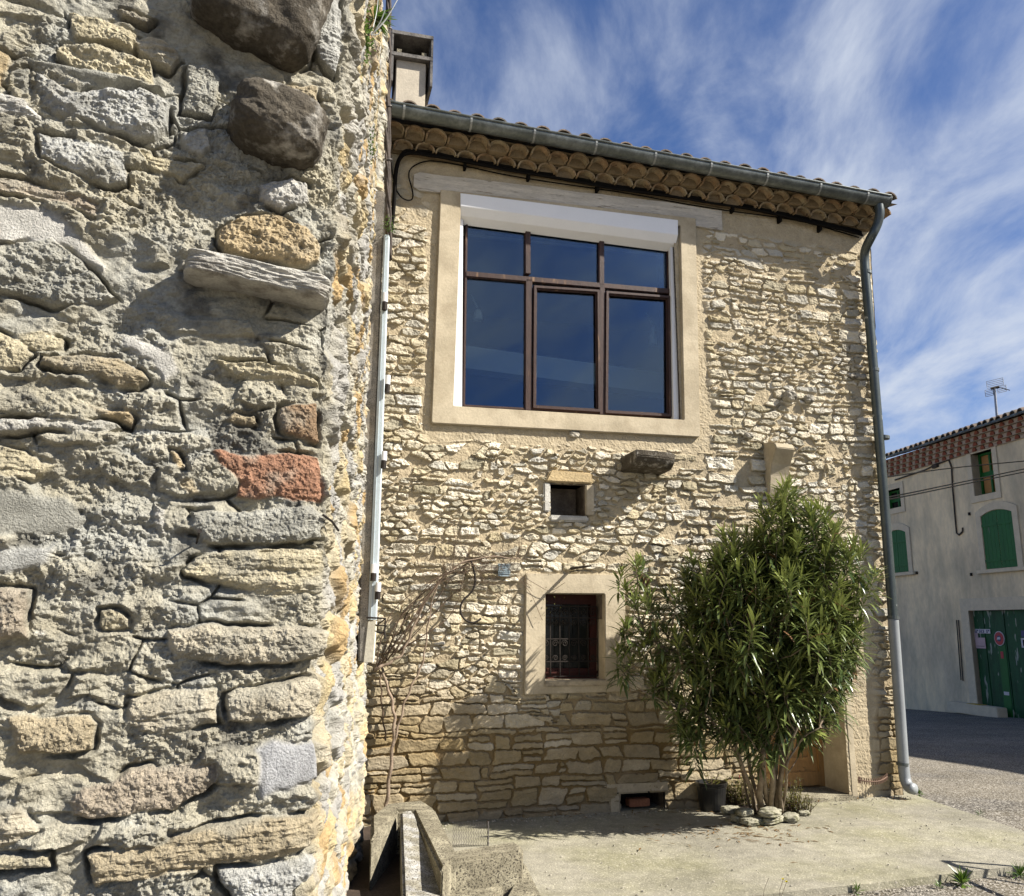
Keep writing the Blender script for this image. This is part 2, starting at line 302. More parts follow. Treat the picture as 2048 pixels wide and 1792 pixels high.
# ================================================================== GROUND
def road_z(y): return np.where(y > 8.7, -0.03 - 0.046 * (np.minimum(y, 60) - 8.7), -0.03)
M_asphalt = mat('worn asphalt', (.14, .122, .09), var=.2, vscale=.8, bump=1.0, bscale=45, bdist=.018, speck=(58, (.36, .33, .28), .50, .58), color2=(.10, .092, .08), c2scale=.9, c2lo=.5, c2hi=.62, rough=.95, spec=.1)
M_pave = mat('mossy concrete paving', (.28, .26, .205), var=.22, vscale=1.1, bump=.9, bscale=60, bdist=.008, color2=(.245, .23, .15), c2scale=.9, c2lo=.44, c2hi=.64, speck=(70, (.40, .37, .28), .58, .66), rough=.95, spec=.1)
xs = np.concatenate([[-300, -120, -60, -30], np.linspace(-15, 25, 81), [40, 80, 160, 320]]); ys = np.concatenate([[-300, -100, -30], np.linspace(-10, 40, 101), [60, 100, 200, 400]])
X, Y = np.meshgrid(xs, ys); Z = road_z(Y) + .010 * fbm(X * .7, Y * .7, 3, 4)
o = np_mesh('road', np.stack([X, Y, Z], -1).reshape(-1, 3), grid_faces(len(ys), len(xs)), M_asphalt, smooth=True); tag(o, kind='structure')
# concrete apron in front of the house: follows its own outline, 3-4 cm proud of the asphalt
a = gnd(1836, 1596); b = gnd(2048, 1668); rd = (b - a) / np.linalg.norm(b - a)
c = gnd(1533, 1792, -.0); d = gnd(2048, 1738); fd = (d - c) / np.linalg.norm(d - c)
# intersection of the two edges
A = np.array([[rd[0], -fd[0]], [rd[1], -fd[1]]]); t_ = np.linalg.solve(A, (c - a)[:2]); cor = a + rd * t_[0]
back = HW(-3.2, 0, -.3); backr = HW(4.62, 0, -.3)
left_f = c - fd * 5.5
nu, nv = 120, 60
V = []; 
for j in range(nv + 1):
    for i in range(nu + 1):
        s_, t2 = i / nu, j / nv
        p0 = left_f * (1 - s_) + cor * s_; p1 = back * (1 - s_) + np.array([a[0], a[1], 0]) * s_ if False else back * (1 - s_) + backr * s_
        p = p0 * (1 - t2) + p1 * t2; V.append((p[0], p[1], 0.026 * max(0, (p - G0) @ FR) / 4.5))
V = np.array(V); V[:, 2] += .004 * fbm(V[:, 0] * 2.2, V[:, 1] * 2.2, 3, 8)
nn = len(V); edge = [i for i in range(nu + 1)] + [(j) * (nu + 1) + nu for j in range(1, nv + 1)]
lowv = V[edge].copy(); lowv[:, 2] = -0.12 - .046 * np.maximum(0, lowv[:, 1] - 8.7)
wob = .008 * (vnoise(np.arange(len(edge)) * .45, np.zeros(len(edge)), 3) - .5); V[edge, 1] += wob
F = grid_faces(nv + 1, nu + 1).tolist() + [[edge[k], edge[k + 1], nn + k + 1, nn + k] for k in range(len(edge) - 1)]
F = [f[::1] for f in F]
o = np_mesh('pavement', np.concatenate([V, lowv]), F, M_pave, smooth=False); tag(o, kind='structure')
# ================================================================== FOREGROUND STONE WALL
FW_YAW = radians(22); C0 = atY(652, 900, 2.0); C0 = np.array([C0[0], C0[1], 0])
fd_ = np.array([cos(FW_YAW), sin(FW_YAW), 0]); fn_ = np.array([sin(FW_YAW), -cos(FW_YAW), 0])
endp = HW(0, 0, 0); 
e_ = atY(726, 1100, 7.22); rdir = np.array([e_[0] - C0[0], e_[1] - C0[1], 0]); RL = np.linalg.norm(rdir); rdir /= RL; rn_ = np.array([rdir[1], -rdir[0], 0])
def fw(x, y):           # photo ray on the front face -> (s, z), s<0 left of the corner
    dd = ray(x, y); t = ((C0 - CAM) @ fn_) / (dd @ fn_); p = CAM + dd * t; return float((p - C0) @ fd_), float(p[2])
def FWp(s, z, w=0): return C0 + fd_ * s + fn_ * w + np.array([0, 0, z])
cols_s = np.concatenate([-np.geomspace(3.2, 1.5, 110)[:-1], np.arange(-1.5, -.721, .0065), np.arange(-.72, -.0005, .0024), np.cumsum(np.linspace(.006, .034, 270)) ]);
cols_s = np.concatenate([cols_s[cols_s < 0], [0], cols_s[cols_s > 0][cols_s[cols_s > 0] < RL], [RL]])
rows_z = np.concatenate([np.arange(-.05, .84, .009), np.arange(.84, 3.16, .0025), np.arange(3.16, 6.8, .0095)])
S, Zg = np.meshgrid(cols_s, rows_z)
# base noise field
wx = S + .02 * fbm(S * 9, Zg * 9, 3, 21); wz = Zg + .014 * fbm(S * 7, Zg * 7, 3, 22)
front = S <= 0
big = fbm(S * 3.1, Zg * 3.1, 4, 31)
h = .024 * big + .022 * fbm(wx * 12, wz * 19, 4, 33, .58) 
ridge = 1 - np.abs(fbm(wx * 11, wz * 15, 4, 35)) * 2.2
gr = fbm(S * 80, Zg * 80, 3, 41, .8)
smoothm = sm(.1, .5, fbm(S * 4.3 + 5, Zg * 4.3, 3, 47))         # smooth trowelled patches
h = h + .010 * ridge * (1 - smoothm) + .0105 * gr * (1 - .96 * smoothm) * (.5 + .5 * sm(-.4, .4, fbm(S * 7 + 3, Zg * 7, 2, 48))) + .004 * (1 - smoothm) * fbm(S * 38, Zg * 42, 3, 43, .65)
mc = fbm(S * 5, Zg * 5, 4, 51)
base = np.array([.40, .37, .285]); alt = np.array([.385, .38, .335]); yel = np.array([.44, .39, .27])
Cc = base[None, None] * np.ones(S.shape + (1,)); k = sm(-.2, .5, mc)[..., None]; Cc = Cc * (1 - k) + alt * k
k = (sm(.05, .6, fbm(S * 6 + 9, Zg * 9, 4, 57)) * .6)[..., None]; Cc = Cc * (1 - k) + yel * k
k = (sm(.08, .5, fbm(S * 13 + 9, Zg * 13, 5, 59, .6)) * .8)[..., None]; Cc = Cc * (1 - k) + np.array([.12, .115, .10]) * k
# half buried filler stones, low relief
ed, cx, cy, r1, r2, r3, r4 = rubble(wx + 5, wz + .02 * S, .17, .075, 3)
fm = sm(.005, .014, ed + .006 * fbm(S * 40, Zg * 40, 2, 64)) * (r1 > .42) * sm(-.25, .1, fbm(S * 5 + 2, Zg * 5, 2, 66)); crk = np.exp(-(ed / .003) ** 2) * sm(.12, .35, fbm(S * 9, Zg * 9, 3, 65)); h = h - .020 * crk * front
h = h + fm * front * (.006 + .012 * r2 + .18 * (r3 - .5) * cy + .006 * fbm(S * 22, Zg * 60, 3, 61))
k = (fm * front * .7)[..., None]; cs_ = np.stack([.36 + .10 * r4, .335 + .09 * r4, .26 + .07 * r4], -1); Cc = Cc * (1 - k) + cs_ * k
# return face: larger warmer rubble
ed, cx, cy, r1, r2, r3, r4 = rubble(S + .05 * fbm(S * 4, Zg * 4, 3, 71) + 9, Zg + .03 * fbm(S * 5, Zg * 5, 3, 72), .26, .135, 17)
rt = sm(0.0, .08, S)
fm = sm(.004, .035, ed + .008 * fbm(S * 20, Zg * 20, 2, 73)) * (r1 > .12)
fade = 1 - .45 * sm(1.5, 4, S); h = h + .055 * sm(4.50, 4.62, S) + .09 * sm(3.6, 4.3, S) * (1 - sm(.95, 1.2, Zg)) * (1 - sm(4.5, 4.62, S)); h = h + rt * fade * fm * (.010 + .034 * r2 + .22 * (r3 - .5) * cy + .10 * (r4 - .5) * cx + .010 * fbm(S * 14, Zg * 22, 4, 74)) - rt * .02
pal = np.array([[.50, .43, .29], [.44, .42, .37], [.52, .42, .24], [.40, .385, .35], [.47, .44, .36], [.46, .33, .17]])
pc = pal[np.clip((r4 * 6).astype(int), 0, 5)]
lich = sm(.05, .4, fbm(S * 7, Zg * 7, 4, 77))[..., None] * .55; pc = pc * (1 - lich) + np.array([.30, .29, .27]) * lich
k = (rt * (.35 + .65 * fm))[..., None]; Cc = Cc * (1 - k) + pc * k
# traced stones of the front face (coordinates read off three enlargements of the photograph, scale 2.926)
CR = (.50, .44, .30); GY = (.355, .345, .295); PG = (.44, .435, .40); YB = (.39, .325, .215); PK = (.39, .33, .25); OC = (.46, .36, .215); RD = (.35, .185, .115); WH = (.52, .50, .45); BG = (.45, .40, .30)
ST = [
 (0, CR, .020, 'f', [(380,60),(600,100),(820,210),(790,300),(600,240),(440,240),(400,190)]),
 (0, BG, .016, 's', [(790,230),(900,215),(1040,290),(1060,360),(1000,410),(900,380),(800,310)]),
 (0, CR, .022, 'r', [(340,250),(600,280),(880,370),(920,500),(900,530),(640,450),(400,390),(320,330)]),
 (0, PG, .042, 'r', [(215,450),(450,560),(640,530),(820,520),(990,600),(985,760),(900,820),(760,830),(560,770),(330,690),(240,620)]),
 (0, GY, .022, 'f', [(75,420),(180,410),(205,560),(130,580),(70,500)]),
 (0, WH, .030, 's', [(-60,530),(130,600),(265,700),(250,740),(100,700),(-60,670)]),
 (0, PG, .030, 'f', [(230,800),(420,830),(740,900),(745,1080),(620,1090),(420,1020),(240,940)]),
 (0, GY, .016, 'f', [(1100,400),(1200,380),(1290,450),(1280,560),(1240,690),(1040,670),(1080,560)]),
 (0, PG, .020, 'f', [(1060,770),(1200,760),(1235,860),(1180,915),(1100,890),(1050,830)]),
 (0, CR, .014, 's', [(790,870),(1040,930),(1200,960),(1060,1060),(850,980)]),
 (0, WH, .022, 'f', [(1500,1080),(1700,1040),(1800,1080),(1820,1190),(1740,1220),(1650,1240),(1510,1170)]),
 (0, OC, .030, 'r', [(1270,1340),(1420,1270),(1620,1250),(1790,1330),(1880,1440),(1870,1540),(1800,1580),(1640,1550),(1450,1530),(1290,1480)]),
 (0, PK, .012, 's', [(-60,1030),(250,1090),(480,1160),(600,1200),(560,1280),(380,1200),(-60,1110)]),
 (0, WH, .006, 'm', [(-60,1180),(300,1220),(430,1330),(640,1560),(620,1600),(460,1520),(420,1450),(-60,1420)]),
 (0, OC, .020, 'f', [(-60,270),(70,320),(20,520),(-60,530)]),
 (0, GY, .034, 'm', [(90,300),(240,370),(600,420),(960,500),(980,560),(700,500),(640,520),(430,480),(200,420)]),
 (0, (.30,.27,.21), .016, 'f', [(640,20),(900,130),(860,150),(700,100)]),
 (0, YB, .018, 's', [(1480,500),(1620,480),(1860,500),(1880,650),(1700,590),(1560,560)]),
 (0, PG, .024, 's', [(1740,-60),(1990,-60),(2000,250),(1960,450),(1860,350),(1780,150)]),
 (0, GY, .020, 'r', [(-60,1440),(300,1400),(520,1560),(700,1760),(300,1800),(-60,1700)]),
 (1, CR, .018, 's', [(90,190),(240,180),(380,230),(370,290),(200,310),(110,250)]),
 (1, YB, .034, 's', [(240,320),(480,320),(700,330),(830,400),(880,480),(800,540),(680,520),(560,450),(240,390)]),
 (1, CR, .026, 'f', [(-60,150),(90,230),(200,330),(120,400),(-60,430)]),
 (1, WH, .010, 'm', [(690,200),(780,210),(1000,300),(1060,440),(960,520),(870,380),(700,270)]),
 (1, CR, .022, 's', [(1250,350),(1400,370),(1640,380),(1860,460),(1880,520),(1700,500),(1540,480),(1380,460)]),
 (1, OC, .014, 's', [(500,610),(640,650),(760,650),(790,700),(770,740),(680,700),(560,660)]),
 (1, WH, .024, 's', [(-60,700),(300,700),(620,700),(760,760),(560,790),(200,770),(-60,790)]),
 (1, CR, .030, 's', [(-60,850),(150,880),(250,960),(330,960),(200,1060),(-60,1030)]),
 (1, (.30,.20,.12), .020, 'f', [(1640,640),(1750,620),(1870,600),(1875,840),(1750,810),(1650,760),(1620,700)]),
 (1, RD, .020, 'f', [(1250,880),(1290,860),(1390,910),(1560,915),(1700,895),(1860,930),(1890,1000),(1880,1190),(1780,1180),(1480,1165),(1390,1145),(1400,1080),(1340,1000),(1280,950)]),
 (1, YB, .014, 'f', [(1370,660),(1500,660),(1540,740),(1420,740),(1330,700)]),
 (1, OC, .014, 'f', [(985,880),(1040,890),(1100,960),(1100,1000),(1040,990),(990,940)]),
 (1, YB, .012, 'f', [(1040,1040),(1130,1050),(1170,1130),(1120,1150),(1050,1100)]),
 (1, WH, .020, 'f', [(910,1180),(970,1230),(975,1380),(930,1400),(890,1300)]),
 (1, GY, .034, 'f', [(1110,1230),(1400,1240),(1830,1210),(1890,1260),(1880,1400),(1700,1430),(1400,1440),(1170,1420),(1100,1330)]),
 (1, CR, .026, 's', [(1060,1590),(1150,1480),(1500,1450),(1880,1450),(1900,1720),(1600,1745),(1300,1660),(1080,1620)]),
 (1, GY, .008, 'm', [(-60,1080),(400,1150),(520,1280),(380,1390),(-60,1400)]),
 (1, PG, .014, 'm', [(-60,1430),(350,1420),(300,1560),(-60,1640)]),
 (2, PK, .040, 'f', [(-60,-60),(170,-40),(160,130),(170,260),(60,270),(-60,270)]),
 (2, WH, .010, 'm', [(200,190),(290,180),(300,240),(240,270),(190,240)]),
 (2, CR, .022, 'f', [(580,90),(700,80),(780,130),(760,190),(600,220),(560,160)]),
 (2, BG, .044, 'f', [(970,190),(1200,160),(1500,165),(1900,190),(1920,370),(1700,390),(1500,400),(1200,380),(990,390)]),
 (2, BG, .026, 's', [(760,590),(1000,560),(1270,545),(1280,750),(1050,790),(840,800),(740,760)]),
 (2, BG, .034, 'f', [(1310,560),(1600,510),(1750,490),(1900,480),(1910,600),(1830,700),(1600,740),(1320,740)]),
 (2, YB, .026, 'f', [(40,710),(250,690),(520,700),(570,750),(540,900),(430,930),(120,910)]),
 (2, PK, .024, 'f', [(390,1200),(480,1120),(660,1090),(760,1010),(900,980),(1270,980),(1270,1060),(1200,1160),(1000,1260),(560,1310),(410,1290)]),
 (2, (.40,.40,.40), .026, 'm', [(1470,880),(1600,820),(1740,830),(1900,820),(1920,1080),(1740,1120),(1520,1180),(1490,1080)]),
 (2, YB, .034, 's', [(500,1510),(900,1430),(1200,1350),(1600,1280),(1910,1250),(1920,1430),(1700,1500),(1400,1560),(1000,1610),(560,1700),(520,1620)]),
 (2, BG, .030, 's', [(-60,1220),(130,1220),(230,1370),(100,1440),(-60,1490)]),
 (2, CR, .026, 's', [(-60,1520),(290,1500),(300,1590),(150,1610),(-60,1610)]),
 (2, PG, .032, 'f', [(1270,1580),(1560,1560),(1900,1500),(1920,1600),(1850,1680),(1700,1720),(1700,1790),(1400,1800),(1280,1680)]),
 (2, GY, .016, 'f', [(410,590),(520,570),(590,640),(570,690),(430,660)]),
]
for qi, (zi, colr, prot, kind, pts) in enumerate(ST):
    P = np.array([fw(x / 2.926, (0, 600, 1192)[zi] + y / 2.926) for x, y in pts])
    x0, x1, z0, z1 = P[:, 0].min() - .02, P[:, 0].max() + .02, P[:, 1].min() - .02, P[:, 1].max() + .02
    ci = np.where((cols_s > x0) & (cols_s < x1))[0]; ri = np.where((rows_z > z0) & (rows_z < z1))[0]
    if len(ci) < 2 or len(ri) < 2: continue
    sl = (slice(ri[0], ri[-1] + 1), slice(ci[0], ci[-1] + 1)); px = S[sl] + .006 * fbm(S[sl] * 26, Zg[sl] * 26, 3, 90 + qi); pz = Zg[sl] + .006 * fbm(S[sl] * 26 + 50, Zg[sl] * 26, 3, 91 + qi)
    dmin = np.full(px.shape, 1e9); ins = np.zeros(px.shape, bool); n_ = len(P)
    for a_ in range(n_):
        A_, B_ = P[a_], P[(a_ + 1) % n_]; e = B_ - A_; q = np.clip(((px - A_[0]) * e[0] + (pz - A_[1]) * e[1]) / (e @ e + 1e-12), 0, 1)
        dmin = np.minimum(dmin, np.hypot(px - A_[0] - q * e[0], pz - A_[1] - q * e[1]))
        ins ^= ((A_[1] > pz) != (B_[1] > pz)) & (px < (B_[0] - A_[0]) * (pz - A_[1]) / (B_[1] - A_[1] + 1e-12) + A_[0])
    sd_ = np.where(ins, dmin, -dmin); cz = P[:, 1].mean(); hh = max(.01, P[:, 1].max() - P[:, 1].min())
    sd_ = sd_ - .010 * np.clip(fbm(px * 17 + 9, pz * 17, 3, qi + 60), -.2, 1); mk = sm(-.002, .006 if kind != 'm' else .014, sd_); dome = np.sqrt(np.clip(sd_ / .022, 0, 1))
    if kind == 's': det = .0075 * fbm(px * 9, pz * 95, 3, qi) + .003 * fbm(px * 50, pz * 70, 3, qi + 3)
    elif kind == 'r': det = .016 * fbm(px * 24, pz * 36, 4, qi, .6) + .003 * gr[sl]
    elif kind == 'm': det = .0003 * gr[sl] + .003 * fbm(px * 12, pz * 12, 2, qi)
    else: det = .006 * fbm(px * 14, pz * 24, 4, qi, .55) + .0022 * gr[sl]
    if kind != 'm': det = det + .0045 * gr[sl] + .0035 * fbm(px * 45, pz * 60, 3, qi + 2, .7)
    tilt = (_T[qi, 5] - .5) * .10 * (pz - cz) / hh * .3
    hs = prot * (.35 + .5 * dome) + det + tilt + .014 * big[sl] * .6
    gap = sm(-.012, -.001, sd_) * (1 - mk) if kind != 'm' else 0
    h[sl] = (h[sl] - .030 * gap * sm(.35, .75, vnoise(px * 14, pz * 14, qi))) * (1 - mk) + hs * mk
    vv = 1 + .16 * fbm(px * 8, pz * 30, 3, qi + 7) + .08 * fbm(px * 40, pz * 40, 2, qi + 1)
    st = sm(.25, .6, fbm(px * 18, pz * 22, 4, qi + 11))[..., None] * (.5 if kind != 'm' else .1)
    cc = np.array(colr)[None, None] * vv[..., None]; cc = cc * (1 - st) + cc * .5 * st
    mk3 = (mk * .95)[..., None]; smr = sm(.05, .45, fbm(px * 11 + 3, pz * 15, 4, qi + 21))[..., None] * (.55 if kind != 'm' else 0); cc = cc * (1 - smr) + np.array([.37, .35, .285]) * smr; Cc[sl] = Cc[sl] * (1 - mk3) + cc * mk3
# positions and normals along the path, rounded at the corner
sv_ = cols_s; wgt = np.clip((sv_ + .05) / .10, 0, 1); wgt = wgt * wgt * (3 - 2 * wgt)
nrm = fn_[None] * (1 - wgt[:, None]) + rn_[None] * wgt[:, None]; nrm /= np.linalg.norm(nrm, axis=1)[:, None]
base_p = C0[None] + np.where(sv_[:, None] < 0, fd_[None] * sv_[:, None], rdir[None] * sv_[:, None])
base_p = base_p - nrm * (np.exp(-(sv_ / .035) ** 2) * .014)[:, None]
PV = base_p[None] + nrm[None] * h[..., None]; PV[..., 2] = Zg
wall = empty('stone_wall', (C0[0], C0[1], 0), 0, 'old grey rubble stone wall with rough mortar filling the left foreground', 'wall')
PV = PV - np.array([C0[0], C0[1], 0])
np_mesh('wall_face', PV.reshape(-1, 3), grid_faces(len(rows_z), len(cols_s)), M_front, wall, Cc.reshape(-1, 3), smooth=False)
# body behind the faces, so the wall has its thickness
p0 = -fd_ * 3.2 - fn_ * .08; p1 = -fn_ * .06 - rn_ * .07; p2 = rdir * RL - rn_ * .08; p3 = rdir * RL - rn_ * .9; p4 = -fd_ * 3.2 - fn_ * 1.0 
mb = MB(); mb.prism([(p[0], p[1], -.1) for p in (p0, p1, p2, p3, p4)], [(p[0], p[1], 6.75) for p in (p0, p1, p2, p3, p4)]); mb.build('wall_core', M_cavity, wall)
M_shelf = mat('grey shelf stone', (.42, .40, .35), var=.22, vscale=16, bump=1.0, bscale=110, bdist=.008, color2=(.22, .20, .17), c2scale=14, c2lo=.52, c2hi=.66, rough=.95, spec=.1)
# stones that stand proud of the face
def fwrock(name, pxs, depth, proud, mt, seed, rough=.12, power=3.2, strata=0, tilt=0, n=44, thick=None):
    (x0, y0), (x1, y1) = pxs; s0, za = fw(x0, (y0 + y1) / 2); s1, zb = fw(x1, (y0 + y1) / 2); _, zt = fw((x0 + x1) / 2, y0); _, zl = fw((x0 + x1) / 2, y1)
    cx_, cz_ = (s0 + s1) / 2, (zt + zl) / 2; ax = fd_ * cos(tilt) + np.array([0, 0, sin(tilt)]); az = np.array([0, 0, 1]) * cos(tilt) - fd_ * sin(tilt)
    c_ = FWp(cx_, cz_, proud - depth) ; sc_ = 1.0
    v, f = rock(c_, (ax, fn_, az), (abs(s1 - s0) / 2, depth, abs(zt - zl) / 2), seed, rough, power, n, strata)
    return rock_obj(name, [(v - np.array([C0[0], C0[1], 0]), f)], mt, wall)
o = fwrock('projecting_stone', ((455, 205), (648, 325)), .14, .13, M_darkrock, 3, .06, 3.6, tilt=radians(-12)); tag(o, 'dark rounded boulder jutting out below the top of the wall')
o = fwrock('projecting_stone', ((400, -120), (655, 110)), .20, .11, M_darkrock, 5, .05, 7, tilt=radians(-14)); tag(o, 'large brown overhanging block at the top corner')
o = fwrock('projecting_stone', ((368, 549), (654, 594)), .15, .095, M_shelf, 8, .06, 9, 0, tilt=radians(-4), n=60); tag(o, 'thin pale slab jutting from the wall like a shelf')
# ================================================================== HOUSE
house = empty('house', tuple(G0), YAW, 'rubble stone house with a large four-sided render window surround, zinc gutter and clay tile cornice', 'house')
def q4(pts, w=0.0): return [fac(x, y, w) for x, y in pts]
def vedge(u): return 6.247 - .0443 * (u + .643)          # height of the gutter lip along the front
def edge_u(v): return 4.47 + .030 * v                   # leaning right corner
H_big = (.02, 2.33, 3.52, 5.45); H_low = (.935, 1.50, 1.115, 1.868); H_nic = (1.002, 1.335, 2.575, 2.862)
dq = [fac(1570, 1585), fac(1690, 1600)]; H_door = (3.02, 3.93, -.1, 2.12)
a_, b_ = fac(1240, 1588), fac(1331, 1626); H_vent = (a_[0], b_[0], -.02, a_[1])
us = np.arange(-1.0, 4.4, .0064); us = np.concatenate([us, np.linspace(us[-1] + .0064, 4.62, 34)]); vs_ = np.arange(-.12, 6.0, .0064)
def house_field(Ug, Vg, seed=0, detail=True):
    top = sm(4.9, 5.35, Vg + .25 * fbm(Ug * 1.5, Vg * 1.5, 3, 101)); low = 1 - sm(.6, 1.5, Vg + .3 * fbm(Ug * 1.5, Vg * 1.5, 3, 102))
    uu = Ug + .030 * fbm(Ug * 5, Vg * 6, 3, 103) + .010 * fbm(Ug * 22, Vg * 26, 2, 104); vv = Vg + .030 * fbm(Ug * 2.4, Vg * 4, 3, 105) + .010 * fbm(Ug * 18, Vg * 24, 3, 106)
    A = rubble(uu + 3 + seed, vv + 4, .18, .080, 23); A2 = coursed(uu + 2 + seed, vv + 6, .195, .082, 31, .026); selA = fbm(Ug * 1.5 + 24, Vg * 1.6, 2, 112) > -.05; A = [np.where(selA, b, a) for a, b in zip(A, A2)]; B = coursed(uu + 7 + seed, vv + 2, .25, .105, 29); Cx = rubble(uu + 1 + seed, vv + 9, .11, .054, 37)
    selB = fbm(Ug * 1.1 + 4, Vg * 1.3, 2, 111) + 1.1 * low > .42; selC = (fbm(Ug * 1.7 + 14, Vg * 1.9, 2, 113) > .25) & ~selB
    R = [np.where(selB, b, np.where(selC, c, a)) for a, b, c in zip(A, B, Cx)]
    ed, cx, cy, r1, r2, r3, r4 = R
    mort = .0045 + .011 * r3 * r3 + .009 * np.clip(fbm(Ug * 2.2, Vg * 2.2, 3, 115), 0, 1) - .003 * low
    r1t = r1 + .25 * low
    fm = sm(mort, mort + .0055, ed + .007 * fbm(Ug * 45, Vg * 45, 3, 117)) * (r1t > .11 + .14 * top)
    relief = .74 - .36 * low - .30 * top
    hs = fm * relief * (.016 + .030 * r2 + .42 * (r3 - .45) * np.clip(cy, -.04, .04) + .22 * (r4 - .5) * np.clip(cx, -.06, .06) + .020 * fbm(uu * 13 + r1 * 40, vv * 26 + r2 * 30, 4, 121, .65)) 
    hm = .008 * fbm(Ug * 4, Vg * 4, 3, 123) + (.005 * fbm(Ug * 24, Vg * 30, 3, 124, .6) + .003 * fbm(Ug * 90, Vg * 90, 2, 125)) * (1 - .5 * low - .3 * top) - .006 * low * (1 - sm(0, .012, ed))
    tv = .30 * (r4 - .55); stone = np.stack([.58 + tv, .525 + tv * 1.03, .405 + tv * 1.08], -1)
    grey = (r1 > .70)[..., None]; stone = np.where(grey, stone * np.array([.72, .75, .80]), stone)
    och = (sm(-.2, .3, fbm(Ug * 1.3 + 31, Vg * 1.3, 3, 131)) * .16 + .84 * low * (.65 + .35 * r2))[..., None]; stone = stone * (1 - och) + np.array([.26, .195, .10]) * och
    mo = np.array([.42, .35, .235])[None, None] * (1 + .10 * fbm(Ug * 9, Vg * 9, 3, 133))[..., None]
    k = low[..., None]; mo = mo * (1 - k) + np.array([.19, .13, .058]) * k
    k = (.35 * sm(.1, .6, fbm(Ug * 1.9, Vg * 1.2 + 3, 3, 135)))[..., None]; mo = mo * (1 - k) + np.array([.30, .25, .18]) * k
    k = (top * .5)[..., None]; mo = mo * (1 - k) + np.array([.41, .335, .22]) * k
    stone = stone * (1 + .12 * fbm(uu * 25, vv * 40, 3, 137))[..., None]
    # bottom course blends to grey-brown below a wavering line
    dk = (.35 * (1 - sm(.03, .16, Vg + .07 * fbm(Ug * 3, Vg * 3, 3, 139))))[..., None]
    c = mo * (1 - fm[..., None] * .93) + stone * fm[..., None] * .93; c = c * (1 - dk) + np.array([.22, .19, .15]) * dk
    return hs + hm, c
Ug, Vg = np.meshgrid(us, vs_)
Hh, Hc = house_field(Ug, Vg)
# smooth render bands: around the openings, right-hand pier, strip under the big surround, strip below the cornice
def rect_d(u0, u1, v0, v1): return np.hypot(np.maximum(0, np.maximum(u0 - Ug, Ug - u1)), np.maximum(0, np.maximum(v0 - Vg, Vg - v1)))
nz = .05 * fbm(Ug * 6, Vg * 6, 3, 151)
plm = np.maximum.reduce([1 - sm(.06, .12, rect_d(-.10, 2.56, 3.30, 5.6) + nz), 1 - sm(.015, .05, rect_d(.76, 1.69, 1.02, 2.03) + nz),
      .9 * (1 - sm(.10, .26, rect_d(3.95, 4.18, -.1, 2.0) + nz * 1.6)), sm(5.64, 5.72, Vg + nz * .6 + .036 * (Ug)), sm(-.02, .04, nz + .02 - rect_d(-.5, -.05, 5.3, 5.8))])
plh = .004 * fbm(Ug * 14, Vg * 14, 3, 153) + .0035 * fbm(Ug * 70, Vg * 70, 2, 155)
Hh = Hh * (1 - plm) + (plh + .004) * plm; Hc = Hc * (1 - plm[..., None] * .9) + np.array([.43, .36, .245]) * plm[..., None] * .9
shear = (edge_u(Vg) - 4.62) * sm(3.6, 4.62, Ug)
PV = np.stack([Ug + shear, -Hh * (1 - sm(4.58, 4.62, Ug)), Vg], -1)
F = grid_faces(len(vs_), len(us)); uc = (Ug[:-1, :-1] + .004).ravel(); vc = (Vg[:-1, :-1] + .004).ravel(); keep = np.ones(len(F), bool)
for (a, b, c, d) in (H_big, H_low, H_nic, H_door, H_vent): keep &= ~((uc > a) & (uc < b) & (vc > c) & (vc < d))
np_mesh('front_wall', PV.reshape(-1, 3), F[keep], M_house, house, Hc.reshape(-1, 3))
# gable side
us2 = np.arange(0, 7.0, .016); vs2 = np.arange(-1.0, 8.2, .016); U2, V2 = np.meshgrid(us2, vs2); h2, c2 = house_field(U2 + 30, V2, 40)
e0 = sm(0, .05, U2); h2 = h2 * 1.3 * e0 + .012 * vnoise(V2 * 14, V2 * 0, 7) * (1 - e0) 
ok = V2[:-1, :-1].ravel() < (5.93 + .26 * np.minimum(U2[:-1, :-1].ravel(), 7.0 - U2[:-1, :-1].ravel() * 0))
PV = np.stack([edge_u(V2) + h2, U2, V2], -1); np_mesh('side_wall', PV.reshape(-1, 3), grid_faces(len(vs2), len(us2))[ok], M_house, house, c2.reshape(-1, 3))
mb = MB(); mb.box(-1.35, -1.33, 0.05, 7, -1, 6.1); mb.box(-1.35, 4.6, 6.9, 6.95, -1, 6.9); mb.build('back_wall', M_cavity, house)
# masonry thickness behind the front, cut round the openings
mb = MB()
def backing(holes, u0, u1, v0, v1, y0, y1):
    usx = sorted({u0, u1} | {h[0] for h in holes} | {h[1] for h in holes}); vsx = sorted({v0, v1} | {h[2] for h in holes} | {h[3] for h in holes})
    for i in range(len(usx) - 1):
        for j in range(len(vsx) - 1):
            cu, cv = (usx[i] + usx[i + 1]) / 2, (vsx[j] + vsx[j + 1]) / 2
            if not any(h[0] < cu < h[1] and h[2] < cv < h[3] for h in holes): mb.box(usx[i], usx[i + 1], y0, y1, vsx[j], vsx[j + 1])
backing([H_big, H_low, H_nic, H_door, H_vent], -1.3, 4.44, -.1, 5.98, .035, .40); mb.build('inner_masonry', M_cavity, house)
